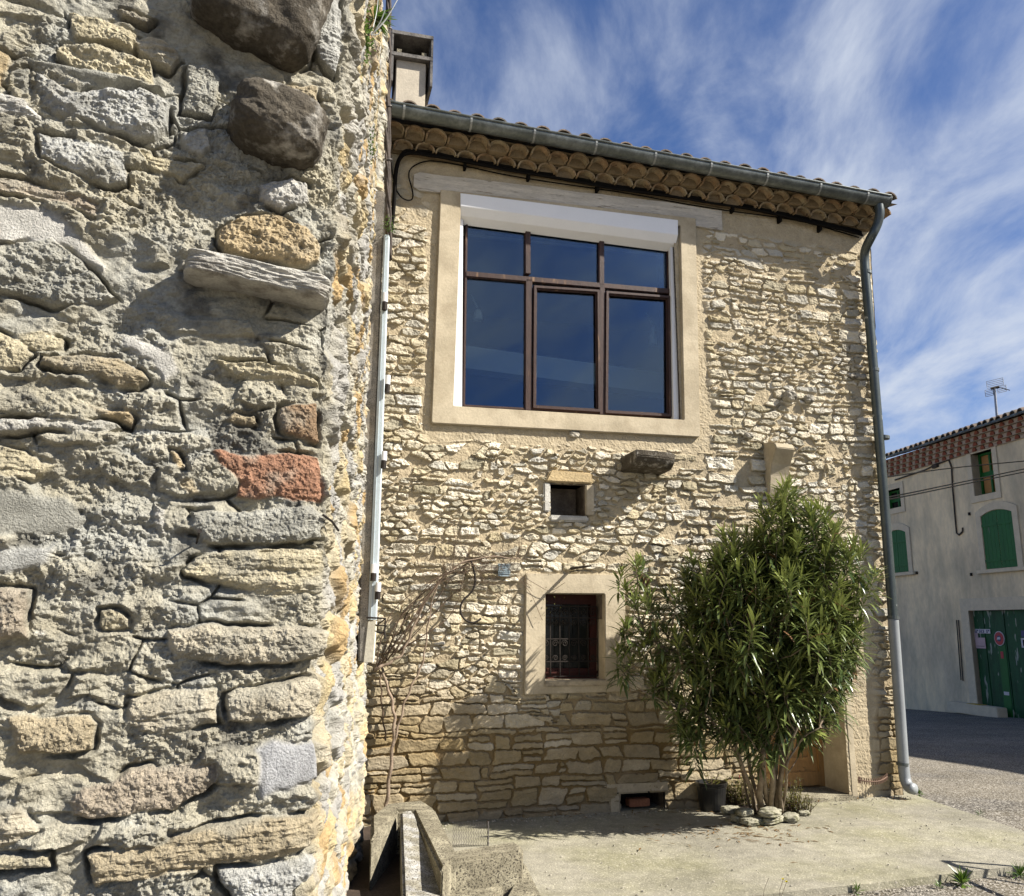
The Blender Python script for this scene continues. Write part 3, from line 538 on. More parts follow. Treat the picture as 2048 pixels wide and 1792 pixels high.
# ---- big window
S_out = [fac(880, 383), fac(1388, 440), fac(1396.8, 875.8), fac(861.4, 848)]; S_in = [fac(921, 400), fac(1357, 455), fac(1364.6, 841.5), fac(905, 814)]
def inset_quad(p, d): # shrink clockwise quad tl,tr,br,bl
    (a, b, c, e) = p; return [(a[0] + d, a[1] - d), (b[0] - d, b[1] - d), (c[0] - d, c[1] + d), (e[0] + d, e[1] + d)]
win = MB()
fo = [(S_in[0][0] + .02, 5.42), (S_in[1][0] - .02, 5.44), (S_in[2][0] - .04, S_in[2][1] + .0), (S_in[3][0] + .05, S_in[3][1] + .0)]
wD = -.10
g = lambda x, y: fac(x, y, wD)
O = [g(931, 437), g(1338, 486), g(1343, 836), g(925, 814)]      # timber frame outline
win.ring([(p[0] - .0, p[1]) for p in O], inset_quad(O, .022), .085, .16)
def bar(p, q, hw, y0=.075, y1=.15, m=win, vertical=True):
    if vertical: a = [(p[0] - hw, y0, p[1]), (p[0] + hw, y0, p[1]), (q[0] + hw, y0, q[1]), (q[0] - hw, y0, q[1])]
    else: a = [(p[0], y0, p[1] - hw), (q[0], y0, q[1] - hw), (q[0], y0, q[1] + hw), (p[0], y0, p[1] + hw)]
    m.prism(a, [(x, y1, z) for x, _, z in a])
bar(g(931, 549), g(1338, 584), .026, vertical=False)
bar(g(1055, 452), g(1055, 549), .026); bar(g(1202, 472), g(1202, 573), .026)
bar(g(1057, 560), g(1056, 822), .032); bar(g(1203, 572), g(1203, 830), .028)
window = win.build('window', M_frame, house, bevel=.004)
def casement(x0, x1, yt0, yt1, yb0, yb1):
    o = [g(x0, yt0), g(x1, yt1), g(x1 + 2, yb1), g(x0 - 2, yb0)]; m = MB(); m.ring(o, inset_quad(o, .026), .062, .11); m.ring(inset_quad(o, .026), inset_quad(o, .036), .078, .11)
    tag(m.build('sash', M_frame, window, bevel=.003), None)
casement(1066, 1197, 573, 582, 818, 826); casement(1210, 1338, 584, 594, 828, 835)
tl, tr, br, bl = O; mm_ = MB(); mm_.prism([(tl[0] + .01, .118, tl[1] - .01), (tr[0] - .01, .118, tr[1] - .01), (br[0] - .01, .118, br[1] + .01), (bl[0] + .01, .118, bl[1] + .01)], [(tl[0] + .01, .124, tl[1] - .01), (tr[0] - .01, .124, tr[1] - .01), (br[0] - .01, .124, br[1] + .01), (bl[0] + .01, .124, bl[1] + .01)])
mm_.build('pane', M_glass, window)
mb = MB(); so = S_out; si = S_in
for i in (1, 2, 3):      # right, bottom, left members butted
    pass
mb.ring(so, si, -.045, .10); mb.build('window_surround', M_render, house, bevel=.006)
for (xa, ya, xb, yb) in ((908, 436, 905, 814), (1340, 486, 1347, 840)):
    mb = MB(); p, q = fac(xa + 1, ya, -.03), fac(xb + 1, yb, -.03); wd = .085 if xa < 1000 else .055
    mb.prism([(p[0], .035, p[1]), (p[0] + wd, .035, p[1]), (q[0] + wd, .035, q[1] - .0), (q[0], .035, q[1])], [(p[0], .11, p[1]), (p[0] + wd, .11, p[1]), (q[0] + wd, .11, q[1]), (q[0], .11, q[1])])
    mb.build('shutter_rail', M_white, window, bevel=.003)
bx = [fac(921, 386, .055), fac(1356, 440, .055), fac(1356, 470, .055), fac(921, 411, .055)]
mb = MB(); mb.prism([(bx[0][0], -.055, bx[0][1]), (bx[3][0], -.055, bx[3][1]), (bx[3][0], -.0, bx[3][1] - .075), (bx[3][0], .10, bx[3][1] - .12), (bx[0][0], .10, bx[0][1])],
                    [(bx[1][0], -.055, bx[1][1]), (bx[2][0], -.055, bx[2][1]), (bx[2][0], -.0, bx[2][1] - .075), (bx[2][0], .10, bx[2][1] - .12), (bx[1][0], .10, bx[1][1])])
o = mb.build('shutter_box', M_white, window, bevel=.003)
mb = MB(); mb.box(bx[0][0] + .004, bx[1][0] - .004, -.1035, -.1005, 0, .012)
for v in mb.v[:0]: pass
# room seen through the glass
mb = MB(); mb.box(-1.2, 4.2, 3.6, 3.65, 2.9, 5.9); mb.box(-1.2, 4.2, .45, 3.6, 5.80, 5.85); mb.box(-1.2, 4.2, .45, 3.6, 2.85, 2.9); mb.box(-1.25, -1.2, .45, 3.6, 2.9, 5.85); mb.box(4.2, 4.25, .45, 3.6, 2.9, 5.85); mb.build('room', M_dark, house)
wd_ = -1.3; k1, k2, k3, k4 = fac(925, 690, wd_), fac(1345, 748, wd_), fac(1345, 790, wd_), fac(925, 735, wd_); sl_ = (k2[1] - k1[1]) / (k2[0] - k1[0])
mb = MB(); mb.prism([(k1[0] - 1, 1.3, k1[1] - sl_), (k2[0] + 1, 1.3, k2[1] + sl_), (k2[0] + 1, 1.3, k3[1] + sl_), (k1[0] - 1, 1.3, k4[1] - sl_)], [(k1[0] - 1, 1.5, k1[1] - sl_), (k2[0] + 1, 1.5, k2[1] + sl_), (k2[0] + 1, 1.5, k3[1] + sl_), (k1[0] - 1, 1.5, k4[1] - sl_)]); mb.build('pale_bar', M_pale_bar, house)  # pale bar across the room, behind the panes
k1, k2 = fac(925, 470, -.34), fac(1345, 512, -.34); mb = MB(); mb.prism([(-.1, .34, 5.6), (2.5, .34, 5.6), (2.5, .34, k2[1]), (-.1, .34, k1[1])], [(-.1, .37, 5.6), (2.5, .37, 5.6), (2.5, .37, k2[1]), (-.1, .37, k1[1])]); mb.build('top_strip', mat('olive blind', (.50, .47, .30), bump=0), house)  # olive strip along the top, behind the panes
mb = MB(); mb.tube([(-.1, .335, k1[1]), (2.5, .335, k2[1])], .011, 6); mb.build('top_strip_rod', M_cream, house)
for (x, y0_, y1_) in ((956, 590, 640), (1306, 625, 690)):
    a, b, c_ = fac(x - 14, y0_, -.5), fac(x, y0_ + 28, -.5), fac(x, y1_, -.5); mb = MB(); mb.tube([(a[0], .5, a[1]), (b[0], .5, b[1])], .006, 5); mb.tube([(b[0], .5, b[1]), (c_[0], .5, c_[1] + .09), (c_[0], .5, c_[1])], [.012, .035, .05], 8); mb.build('curtain_tassel', M_cream, house)
# ---- timber lintel above it
b0, b1, b2, b3 = fac(828, 343, .03), fac(1443, 418, .03), fac(1443, 452, .03), fac(828, 372, .03)
n_ = 60; V = []; 
for i in range(n_):
    t = i / (n_ - 1); uT = b0[0] + (b1[0] - b0[0]) * t; vt = b0[1] + (b1[1] - b0[1]) * t + .012 * (vnoise(np.array(t * 14), np.array(2.), 3) - .5); vb = b3[1] + (b2[1] - b3[1]) * t + .03 * (vnoise(np.array(t * 9), np.array(7.), 3) - .5) - .035
    if i == 0: vt -= .03; vb += .03
    for k in range(8):
        q = k / 7; V.append((uT, -.03 - .008 * fbm(np.array(t * 12.), np.array(q * 3.), 3, 5), vb + (vt - vb) * q))
    V.append((uT, .02, vt)); V.append((uT, .02, vb))
F = [];
for i in range(n_ - 1):
    for k in range(7): F.append((i * 10 + k, i * 10 + k + 1, (i + 1) * 10 + k + 1, (i + 1) * 10 + k))
    F += [(i * 10 + 7, i * 10 + 8, (i + 1) * 10 + 8, (i + 1) * 10 + 7), (i * 10 + 9, i * 10, (i + 1) * 10, (i + 1) * 10 + 9)]
mb = MB(); mb.add(V, F + [tuple(range(10))[::-1], tuple((n_ - 1) * 10 + k for k in range(10))]); mb.build('timber_lintel', M_timber, house)
# ---- lower window
lo_o = [fac(1050, 1147), fac(1246, 1150), fac(1252, 1382), fac(1047, 1389)]; lo_i = [fac(1089, 1187), fac(1207, 1188), fac(1208, 1362), fac(1088, 1362)]
mb = MB(); mb.ring(lo_o, lo_i, -.040, .20); mb.build('window_surround', M_render, house, bevel=.006)
mb = MB(); a, b = lo_i[3], lo_i[2]; mb.box(a[0] - .01, b[0] + .06, -.055, .20, a[1] - .045, a[1] + .006); mb.build('window_sill', M_sill, house, bevel=.008)
O2 = [(lo_i[0][0] - .01, lo_i[0][1]), (lo_i[1][0] + .01, lo_i[1][1]), (lo_i[2][0] + .01, lo_i[2][1]), (lo_i[3][0] - .01, lo_i[3][1])]
mb = MB(); I2 = [(O2[0][0] + .07, O2[0][1] - .09), (O2[1][0] - .07, O2[1][1] - .09), (O2[2][0] - .07, O2[2][1] + .10), (O2[3][0] + .07, O2[3][1] + .10)]
mb.ring(O2, I2, .19, .25); mb.box(O2[3][0], O2[2][0], .175, .19, O2[3][1] + .05, O2[3][1] + .075); w2 = mb.build('window', M_darkframe, house, bevel=.004)
mb = MB(); mb.box(I2[3][0], I2[2][0], .22, .226, I2[3][1], I2[0][1]); mb.build('pane', M_glass2, w2)
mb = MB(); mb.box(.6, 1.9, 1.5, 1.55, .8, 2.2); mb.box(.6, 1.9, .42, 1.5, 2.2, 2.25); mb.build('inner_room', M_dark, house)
mb = MB(); gu0, gu1, gv0, gv1 = O2[3][0] + .02, O2[2][0] - .02, O2[3][1] + .03, O2[0][1] - .11; yg = .13
for v in (gv0, gv0 + .13, (gv0 + gv1) / 2 + .02, gv1 - .10, gv1): mb.box(gu0, gu1, yg - .005, yg + .005, v - .005, v + .005)
nb = 6
for i in range(nb + 1):
    u = gu0 + (gu1 - gu0) * i / nb; mb.box(u - .004, u + .004, yg - .004, yg + .004, gv0, gv1)
def scroll(m, cu, cv, r, d=1, y=yg, flip=1, th=.004):
    m.tube([(cu + d * (r * (1 - t * .8)) * cos(pi * 3.2 * t), y, cv + flip * (r * (1 - t * .8)) * sin(pi * 3.2 * t)) for t in np.linspace(0, 1, 16)], th, 5)
for i in range(nb):
    cu = gu0 + (gu1 - gu0) * (i + .5) / nb; d = 1 if i % 2 else -1
    scroll(mb, cu, gv1 - .05, .036, d); scroll(mb, cu, gv1 - .14, .030, -d, flip=-1); scroll(mb, cu, (gv0 + gv1) / 2 - .02, .032, d); scroll(mb, cu, gv0 + .16, .026, -d)
mb.build('grille', M_iron, w2)
# ---- niche, vent, blue ventilator
def cavity(name, Hq, depth, pad, m=M_cavity):
    a, b, c, d = Hq; mb = MB(); e = pad
    mb.box(a - e, a, .0, depth, c - e, d + e); mb.box(b, b + e, .0, depth, c - e, d + e); mb.box(a, b, .0, depth, d, d + e); mb.box(a, b, .0, depth, c - e, c); mb.box(a - e, b + e, depth, depth + .03, c - e, d + e); return mb.build(name, m, house)
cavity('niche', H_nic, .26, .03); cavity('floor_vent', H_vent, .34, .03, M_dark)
mb = MB(); mb.prism([(.945, -.045, 2.875), (1.41, -.045, 2.872), (1.39, -.045, 2.975), (1.0, -.045, 2.985)], [(.945, .05, 2.875), (1.41, .05, 2.872), (1.39, .05, 2.975), (1.0, .05, 2.985)]); mb.build('niche_lintel', mat('niche lintel stone', (.47, .36, .20), var=.2, bump=.8, bscale=50, bdist=.012, rough=.95), house, bevel=.012)
mb = MB(); mb.box(1.338, 1.42, -.035, .22, 2.58, 2.865); mb.build('niche_jamb', M_render, house, bevel=.008)
mb = MB(); mb.box(.935, 1.0, -.030, .05, 2.60, 2.868); mb.build('niche_jamb', M_slab, house, bevel=.012)
mb = MB(); mb.box(.99, 1.36, -.038, .20, 2.515, 2.572); mb.build('niche_sill', M_slab, house, bevel=.014)
mb = MB(); a, b = H_vent[0], H_vent[1]; mb.box(a - .10, a - .004, -.015, .2, 0, H_vent[3]); mb.build('vent_jamb', M_sill, house, bevel=.01)
mb = MB(); mb.box(a - .14, b + .04, -.012, .2, H_vent[3], H_vent[3] + .10); mb.build('vent_lintel', M_house if False else M_sill, house, bevel=.015)
p = fac(1008, 1140, .03); mb = MB()
for k in range(7): mb.box(p[0] - .055, p[0] + .055, -.042, -.030, p[1] - .055 + k * .017, p[1] - .047 + k * .017)
mb.box(p[0] - .05, p[0] + .05, -.032, -.02, p[1] - .05, p[1] + .05)
tag(mb.build('ventilator', mat('pale blue vent', (.34, .42, .46), var=.05, bump=0), house))
# ---- door with its deep rendered recess
mb = MB(); a, b, c, d = H_door
mb.prism([(b - .02, -.01, -.05), (b + .06, -.01, -.05), (b + .06, -.01, d + .1), (b - .02, -.01, d + .1)], [(b - .02, .50, -.05), (b + .06, .50, -.05), (b + .06, .50, d + .1), (b - .02, .50, d + .1)])
mb.box(a - .06, a + .02, -.01, .50, -.05, d + .1); mb.box(a + .02, b - .02, -.01, .50, d, d + .1); mb.build('door_recess', M_render, house, bevel=.012)
mb = MB(); mb.box(a + .02, b - .02, -.10, .5, -.03, .055); mb.build('door_step', M_concrete, house, bevel=.01)
mb = MB(); mb.ring([(a + .02, d), (b - .02, d), (b - .02, .06), (a + .02, .06)], [(a + .08, d - .06), (b - .08, d - .06), (b - .08, .061), (a + .08, .061)], .40, .47); 
mb.box(a + .08, b - .08, .42, .46, .07, d - .06); door = mb.build('door', M_oak, house, bevel=.003)
for pu in ((a + .15, a + .41), (b - .41, b - .15)):
    for pv in ((.30, .95), (1.10, 1.92)):
        m = MB(); m.ring([(pu[0], pv[1]), (pu[1], pv[1]), (pu[1], pv[0]), (pu[0], pv[0])], [(pu[0] + .035, pv[1] - .035), (pu[1] - .035, pv[1] - .035), (pu[1] - .035, pv[0] + .035), (pu[0] + .035, pv[0] + .035)], .405, .42)
        m.box(pu[0] + .06, pu[1] - .06, .410, .42, pv[0] + .06, pv[1] - .06); m.build('door_panel', M_oak, door, bevel=.003)
m = MB(); m.box(a + .08, b - .08, .395, .42, .07, .20); m.build('kick_board', M_oak, door, bevel=.004)
m = MB(); m.tube([(a + .14, .42, 1.03), (a + .14, .37, 1.03), (a + .24, .37, 1.03)], .009, 8); m.build('door_handle', M_iron, door)
# ---- corbels
cu, cv = fac(1268, 897); cu = fac(1318, 905, .2)[0]; cb0 = fac(1274, 905, .42); cb1 = fac(1357, 912, .42)
Lc = .40; uA, uB = cb0[0], cb1[0]; vT = cb0[1] + .035
prof = [(0, 0), (Lc, 0), (Lc + .0, -.055), (Lc - .03, -.10), (Lc - .09, -.135), (Lc - .2, -.145), (0, -.145)]
n_ = 14; mb = MB(); secs = []
for k in range(n_ + 1):
    t = k / n_; u = uA + (uB - uA) * t; lean = (t ** 3) * .05
    secs.append([(u, -max(0, w - (lean if w > .1 else 0)) + (.004 * (vnoise(np.array(t * 6.), np.array(w * 20.), 3) - .5)), vT + v - .01 * t) for w, v in prof])
fs = []; m_ = len(prof); V = [p for s_ in secs for p in s_]
for k in range(n_):
    for i in range(m_): fs.append((k * m_ + i, k * m_ + (i + 1) % m_, (k + 1) * m_ + (i + 1) % m_, (k + 1) * m_ + i))
mb.add(V, fs + [tuple(range(m_)), tuple(n_ * m_ + i for i in range(m_))[::-1]]); mb.build('corbel', M_darkrock, house, bevel=.008)
a = fac(1545, 886, .20); b = fac(1580, 886, .20)
prof = [(0, .06), (.10, .045), (.22, .02), (.25, -.03), (.21, -.09), (.15, -.17), (.11, -.27), (.09, -.40), (.05, -.5), (0, -.55)]
mb = MB(); mb.prism([(a[0] + .01, -w, a[1] - .02 + v) for w, v in prof], [(b[0] + .02, -w, a[1] - .03 + v) for w, v in prof]); mb.build('corbel', M_render, house, bevel=.006)
# small broken stub stones on the front
for (px, py, sx, sz, sw) in ((1585, 790, .065, .055, .10), (1622, 797, .05, .045, .07), (1500, 870, .05, .03, .06), (1718, 752, .10, .028, .05), (1150, 868, .05, .03, .03)):
    p = fac(px, py, sw); V = [rock((p[0], -sw * .4, p[1]), ((1, 0, 0), (0, 1, 0), (0, 0, 1)), (sx, sw * .7, sz), int(px) % 17, .2, 2.8, 16)]
    rock_obj('stub_stone', V, M_rock, house)
# ---- clay tile cornice (two rows of canal tiles, mouths outward)
tiles = MB(); mort = MB()
def arch(u, v0, w0, w1, r, lean, mb, fill):
    n = 9; o1, i1, o2, i2 = [], [], [], []; rr = r * random.uniform(.93, 1.05); th = .016; sq = random.uniform(.78, .98); sh = random.uniform(-.008, .008); w1 = w1 + random.uniform(-.014, .012)
    for k in range(n + 1):
        an = pi * k / n; c, s_ = cos(an), sin(an)
        o1.append((u + sh + rr * c, -w1, v0 + rr * s_ * sq)); i1.append((u + sh + (rr - th) * c, -w1, v0 + (rr - th) * s_ * sq))
        o2.append((u + rr * .9 * c, -w0, v0 + rr * .9 * s_ * sq)); i2.append((u + (rr - th) * .9 * c, -w0, v0 + (rr - th) * .9 * s_ * sq))
    m = n + 1; V = o1 + i1 + o2 + i2; fs = []
    for k in range(n): fs += [(k, k + 1, m + k + 1, m + k), (k, 2 * m + k, 2 * m + k + 1, k + 1), (m + k, m + k + 1, 3 * m + k + 1, 3 * m + k)]
    fs += [(0, m, 3 * m, 2 * m), (n, 2 * m + n, 3 * m + n, m + n)]
    mb.add(V, fs)
    wf = w1 - random.uniform(.05, .10); c_ = (u + sh, -wf, v0 - .012); rim = [(p[0], -wf, p[2]) for p in i1]; b = len(fill.v)
    fill.add(rim + [(rim[-1][0], -wf, v0 - .012), (rim[0][0], -wf, v0 - .012)] + [(p[0], -w0, p[2]) for p in rim] + [(rim[-1][0], -w0, v0 - .012), (rim[0][0], -w0, v0 - .012)],
             [tuple(range(n + 3)), (n + 1, n + 2, 2 * n + 5, 2 * n + 4)])
du = .200
vE = lambda u: 5.978 - .035 * (u + .28)          # underside of the lower row
k = 0; u = -.85
while u < edge_u(6) + .0:
    v = vE(u) - .0; arch(u, v, -.02, .125, .098, 0, tiles, mort); u += du
u = -.95
while u < edge_u(6) + .04:
    v = vE(u) + .092; arch(u, v, -.02, .235, .098, 0, tiles, mort); u += du
tiles.build('cornice_tiles', M_tile, house)
ue = edge_u(6) + .04
def slab(m, u0, u1, w0, w1, f, t): m.hexa([(u0, -w1, f(u0)), (u1, -w1, f(u1)), (u1, -w0, f(u1)), (u0, -w0, f(u0)), (u0, -w1, f(u0) + t), (u1, -w1, f(u1) + t), (u1, -w0, f(u1) + t), (u0, -w0, f(u0) + t)])
slab(mort, -1.3, ue, -.3, .100, lambda u: vE(u) + .070, .020); slab(mort, -1.3, ue + .02, -.3, .205, lambda u: vE(u) + .165, .018); slab(mort, -1.3, ue - .10, -.3, .03, lambda u: vE(u) - .02, .085); slab(mort, -1.3, ue, -.3, .10, lambda u: vE(u) + .091, .072)
mort.build('cornice_mortar', M_tilemortar, house)
# ---- roof
PIT = tan(radians(15)); vR = lambda u, w: vedge(u) + .005 - (w - .32) * PIT
roof = empty('roof'); roof.parent = house
mb = MB(); nR = 0; u = -1.28
LR = 5.4; mb.add([(-1.3, -.30, vR(-1.3, .30) - .03), (ue + .1, -.30, vR(ue, .30) - .03), (ue + .1, LR - .38, vR(ue, -LR + .38) - .03), (-1.3, LR - .38, vR(-1.3, -LR + .38) - .03)], [(0, 1, 2, 3)])
while u < ue + .1:
    for s_ in range(12):
        w0 = .34 - s_ * .40 + random.uniform(-.015, .015); w1 = w0 - .45; r0, r1 = .083, .07; zo = .008 * (s_ % 2) + random.uniform(0, .01); n = 7; V = []
        for (w, r, z_) in ((w0, r0, .016), (w1, r1, 0)):
            for k in range(n + 1):
                an = pi * k / n; V.append((u + r * cos(an), -w, vR(u, w) - .002 + zo + z_ + r * .9 * sin(an)))
            for k in range(n + 1):
                an = pi * k / n; V.append((u + (r - .014) * cos(an), -w, vR(u, w) - .002 + zo + z_ + (r - .014) * .9 * sin(an)))
        m = n + 1; fs = []
        for k in range(n): fs += [(k, k + 1, 2 * m + k + 1, 2 * m + k), (k, m + k, m + k + 1, k + 1), (m + k, 3 * m + k, 3 * m + k + 1, m + k + 1)]
        mb.add(V, fs)
    u += .213
mb.build('roof_tiles', M_rooftile, roof)
mb = MB(); mb.add([(-1.3, LR - .38, vR(-1.3, -LR + .38)), (ue + .1, LR - .38, vR(ue, -LR + .38)), (ue + .1, 7.3, vR(ue, -LR + .38) - .8), (-1.3, 7.3, vR(-1.3, -LR + .38) - .8)], [(0, 1, 2, 3)]); mb.build('rear_slope', M_rooftile, roof)
# chimney
def lw(x, y, w): u, v = fac(x, y, w); return u, v
wc = -.55; cx0, vt = lw(793, 118, wc); cx1, _ = lw(852, 135, wc); _, vtop = lw(825, 98, wc)
mb = MB(); mb.box(cx0, cx1, -wc, -wc + .42, 6.0, vt); ch = mb.build('chimney', mat('chimney render', (.50, .44, .34), var=.12, bump=.3, bscale=40, rough=.9), roof, bevel=.006)
zc = vt; mb = MB(); e = .065
mb.box(cx0 - e, cx1 + e, -wc - .06, -wc + .48, zc, zc + .045); mb.box(cx0 - e, cx1 + e, -wc - .06, -wc + .48, zc + .255, zc + .30)
for uu in (cx0 - e, cx1 + e - .03):
    mb.box(uu, uu + .03, -wc - .058, -wc + .478, zc - .30, zc - .0015); 
for uu in (cx0 - e, cx1 + e - .025): mb.box(uu, uu + .025, -wc - .057, -wc + .477, zc + .0465, zc + .2535)
mb.box(cx0 - e, cx1 + e, -wc + .45, -wc + .477, zc + .0465, zc + .2535)
mb.build('chimney_cap', mat('sooty cement', (.20, .185, .165), var=.3, bump=.5, color2=(.07, .065, .06), c2scale=6, rough=.95), ch if False else roof, bevel=.004)
for cu_ in (cx0, cx1 - .05): mb = MB(); mb.box(cu_, cu_ + .05, -wc - .02, -wc + .06, zc + .047, zc + .11); mb.build('chimney_block', M_concrete, roof)
mb = MB(); mb.box(cx0 - e + .03, cx1 + e - .03, -wc + .40, -wc + .44, zc + .0465, zc + .2535); mb.build('flue_shade', M_dark, roof)  # dark panel paints in the shade under the chimney cap
# ---- gutter, straps, outlet, downpipe
gw = .345; gr = .078; mb = MB(); uL, uR = -1.25, fac(1783, 395, gw + .08)[0]
def gut_ring(u, r, full=False):
    c = vedge(u) - .012; pts = []
    for k in range(13):
        an = pi + pi * k / 12; pts.append((u, -gw - cos(an) * r * -1, c + sin(an) * r))
    return pts
ns = 24; V = []; prof_n = 13 + 13 + 4
for i in range(ns + 1):
    u = uL + (uR - uL) * i / ns; c = vedge(u) - .012
    outr = [(u, -(gw - cos(pi + pi * k / 12) * gr * -1), c + sin(pi + pi * k / 12) * gr * 1.15) for k in range(13)]
    inr = [(u, -(gw - cos(pi + pi * k / 12) * (gr - .006) * -1), c + .002 + sin(pi + pi * k / 12) * (gr * 1.15 - .006)) for k in range(12, -1, -1)]
    V += outr + inr
m = 26; fs = [(i * m + k, i * m + (k + 1) % m, (i + 1) * m + (k + 1) % m, (i + 1) * m + k) for i in range(ns) for k in range(m)]
mb.add(V, fs); gutter = mb.build('gutter', M_zinc, house, smooth=True)
mb = MB(); mb.tube([(uL, -gw - gr, vedge(uL) - .008), (uR, -gw - gr, vedge(uR) - .008)], .010, 8); 
c = vedge(uR) - .012
mb.add([(uR + .001, -(gw - cos(pi + pi * k / 12) * (gr + .004) * -1), c + sin(pi + pi * k / 12) * (gr + .004) * 1.15) for k in range(13)] + [(uR + .012, -(gw - cos(pi + pi * k / 12) * (gr + .004) * -1), c + sin(pi + pi * k / 12) * (gr + .004) * 1.15) for k in range(13)], [tuple(range(13)), tuple(range(25, 12, -1))] + [(k, k + 13, (k + 1) % 13 + 13, (k + 1) % 13) for k in range(13)])
mb.build('gutter_lip', M_zinc, gutter)
for (px, py) in ((808, 235), (943, 262), (1070, 288), (1194, 310), (1313, 332), (1425, 355), (1538, 378), (1645, 398), (1740, 418)):
    u = fac(px, py, gw + gr)[0]; c = vedge(u) - .012; mb = MB()
    pts = [(-(gw - cos(pi + pi * k / 12) * (gr + .005) * -1), c + sin(pi + pi * k / 12) * (gr * 1.15 + .005)) for k in range(13)]
    mb.add([(u - .010, y, z) for y, z in pts] + [(u + .010, y, z) for y, z in pts], [(k, k + 1, 14 + k, 13 + k) for k in range(12)]); o = mb.build('gutter_strap', M_strap, gutter)
dp = [fl(1758, 410, gw), fl(1760, 427, gw), fl(1756, 448, gw - .03), fl(1742, 475, .28), fl(1731, 496, .15), fl(1728, 515, .10), fl(1730, 545, .10), fl(1738, 630, .10)]
dp2 = [fl(x, y, .10) for x, y in ((1738, 630), (1752, 800), (1765, 960), (1776, 1100), (1786, 1235))]
low = [fl(x, y, .10) for x, y in ((1786, 1236), (1793, 1330), (1800, 1430), (1806, 1520), (1808, 1545))] + [fl(1811, 1562, .11), fl(1818, 1576, .16), fl(1828, 1578, .22)]
def smooth_path(p, k=3):
    p = [np.array(q) for q in p]
    for _ in range(k): p = [p[0]] + [q for a, b in zip(p[:-1], p[1:]) for q in (a * .75 + b * .25, a * .25 + b * .75)] + [p[-1]]
    return p
mb = MB(); mb.tube(smooth_path(dp + dp2[1:]), .047, 16); pipe = mb.build('downpipe', M_zinc2, house, smooth=True)
mb = MB(); mb.tube(smooth_path(low, 2), .051, 16); mb.build('pipe_base', M_pale_pipe, pipe, smooth=True)  # lower length coloured paler than the pipe above
for (x, y, r_) in ((1733, 545, .053), (1768, 875, .055), (1786, 1235, .058), (1805, 1528, .056), (1748, 740, .051)):
    a = np.array(fl(x, y - 3, .10)); b = np.array(fl(x, y + 3, .10)); mb = MB(); mb.tube([a, b], r_, 16); mb.build('pipe_collar', M_zinc, pipe)
# ---- cables under the cornice
cab = MB(); pts = [fl(772, 520, .05), fl(784, 450, .05), fl(789, 395, .05), fl(791, 340, .06), fl(800, 312, .07), fl(820, 303, .08), fl(880, 313, .07), fl(1000, 336, .06), fl(1130, 358, .05), fl(1260, 381, .06), fl(1390, 398, .05), fl(1520, 420, .05), fl(1650, 450, .06), fl(1722, 468, .06)]
c1_ = smooth_path(pts, 2); cab.tube(c1_, .020, 7); cab.tube([p + np.array([0, -.025, -.022 + .006 * sin(i)]) for i, p in enumerate(c1_)], .012, 6); cab.tube([p + np.array([0, -.01, .024 + .005 * cos(i * 1.3)]) for i, p in enumerate(c1_)], .010, 6)
cable = cab.build('power_cable', M_black, None, smooth=True); cable.location = tuple(G0); cable.rotation_euler = (0, 0, YAW); tag(cable, 'thick black cable bundle clipped along the wall under the tile cornice', 'cable')
for (x, y) in ((930, 330), (1057, 352), (1195, 375), (1465, 417), (1560, 437), (1640, 455)):
    p = fl(x, y, .05); mb = MB(); mb.box(p[0] - .012, p[0] + .012, -.07, .0, p[2] - .04, p[2] + .03); mb.build('cable_clip', M_black, cable)
cab = MB(); pts = [fl(774, 230, .05), fl(779, 300, .05), fl(787, 365, .04), fl(798, 392, .04), (fl(815, 402, .04)), fl(827, 398, .03), fl(824, 375, .03), fl(816, 352, .03), fl(821, 335, .03), fl(845, 323, .03), fl(870, 321, .03), fl(940, 334, .03), fl(1010, 350, .03), fl(1110, 366, .04), fl(1250, 385, .04), fl(1380, 410, .04), fl(1480, 425, .04), fl(1600, 440, .04), fl(1718, 475, .04)]
cab.tube(smooth_path(pts, 2), .0065, 6); o = cab.build('telephone_wire', M_black, None, smooth=True); o.location = tuple(G0); o.rotation_euler = (0, 0, YAW); tag(o, 'thin black wire looping down beside the beam and along its top', 'wire')
cab = MB()
for k in range(5):
    pts = []
    for i in range(41):
        t = i / 40; p = np.array(atY(777 + (8 if t > .6 else 0) * (t - .6) - 3 * t, -60 + 580 * t, 6.9)); an = t * 16 + k * 1.256
        r_ = .016 + .007 * sin(t * 23 + k * 2); p = p + np.array([cos(an) * r_, sin(an) * r_, 0]); pts.append(p)
    cab.tube(pts, .012 + .004 * (k % 2), 6)
og = atY(777, 240, 6.9); bundle = cab.build('cable_bundle', M_cable, None, origin=tuple(og), smooth=True); tag(bundle, 'twisted vertical bundle of weathered brown cables in the corner above the post', 'cable bundle')
for y in (60, 215, 322): 
    p = atY(777, y, 6.9); mb = MB(); mb.tube([p + np.array([.030 * cos(q), .03 * sin(q), .012 * cos(q)]) for q in np.linspace(0, 6.28, 14)], .005, 5, cap=False); mb.build('tie_wire', M_grille, bundle, origin=tuple(og)).location = (0, 0, 0)
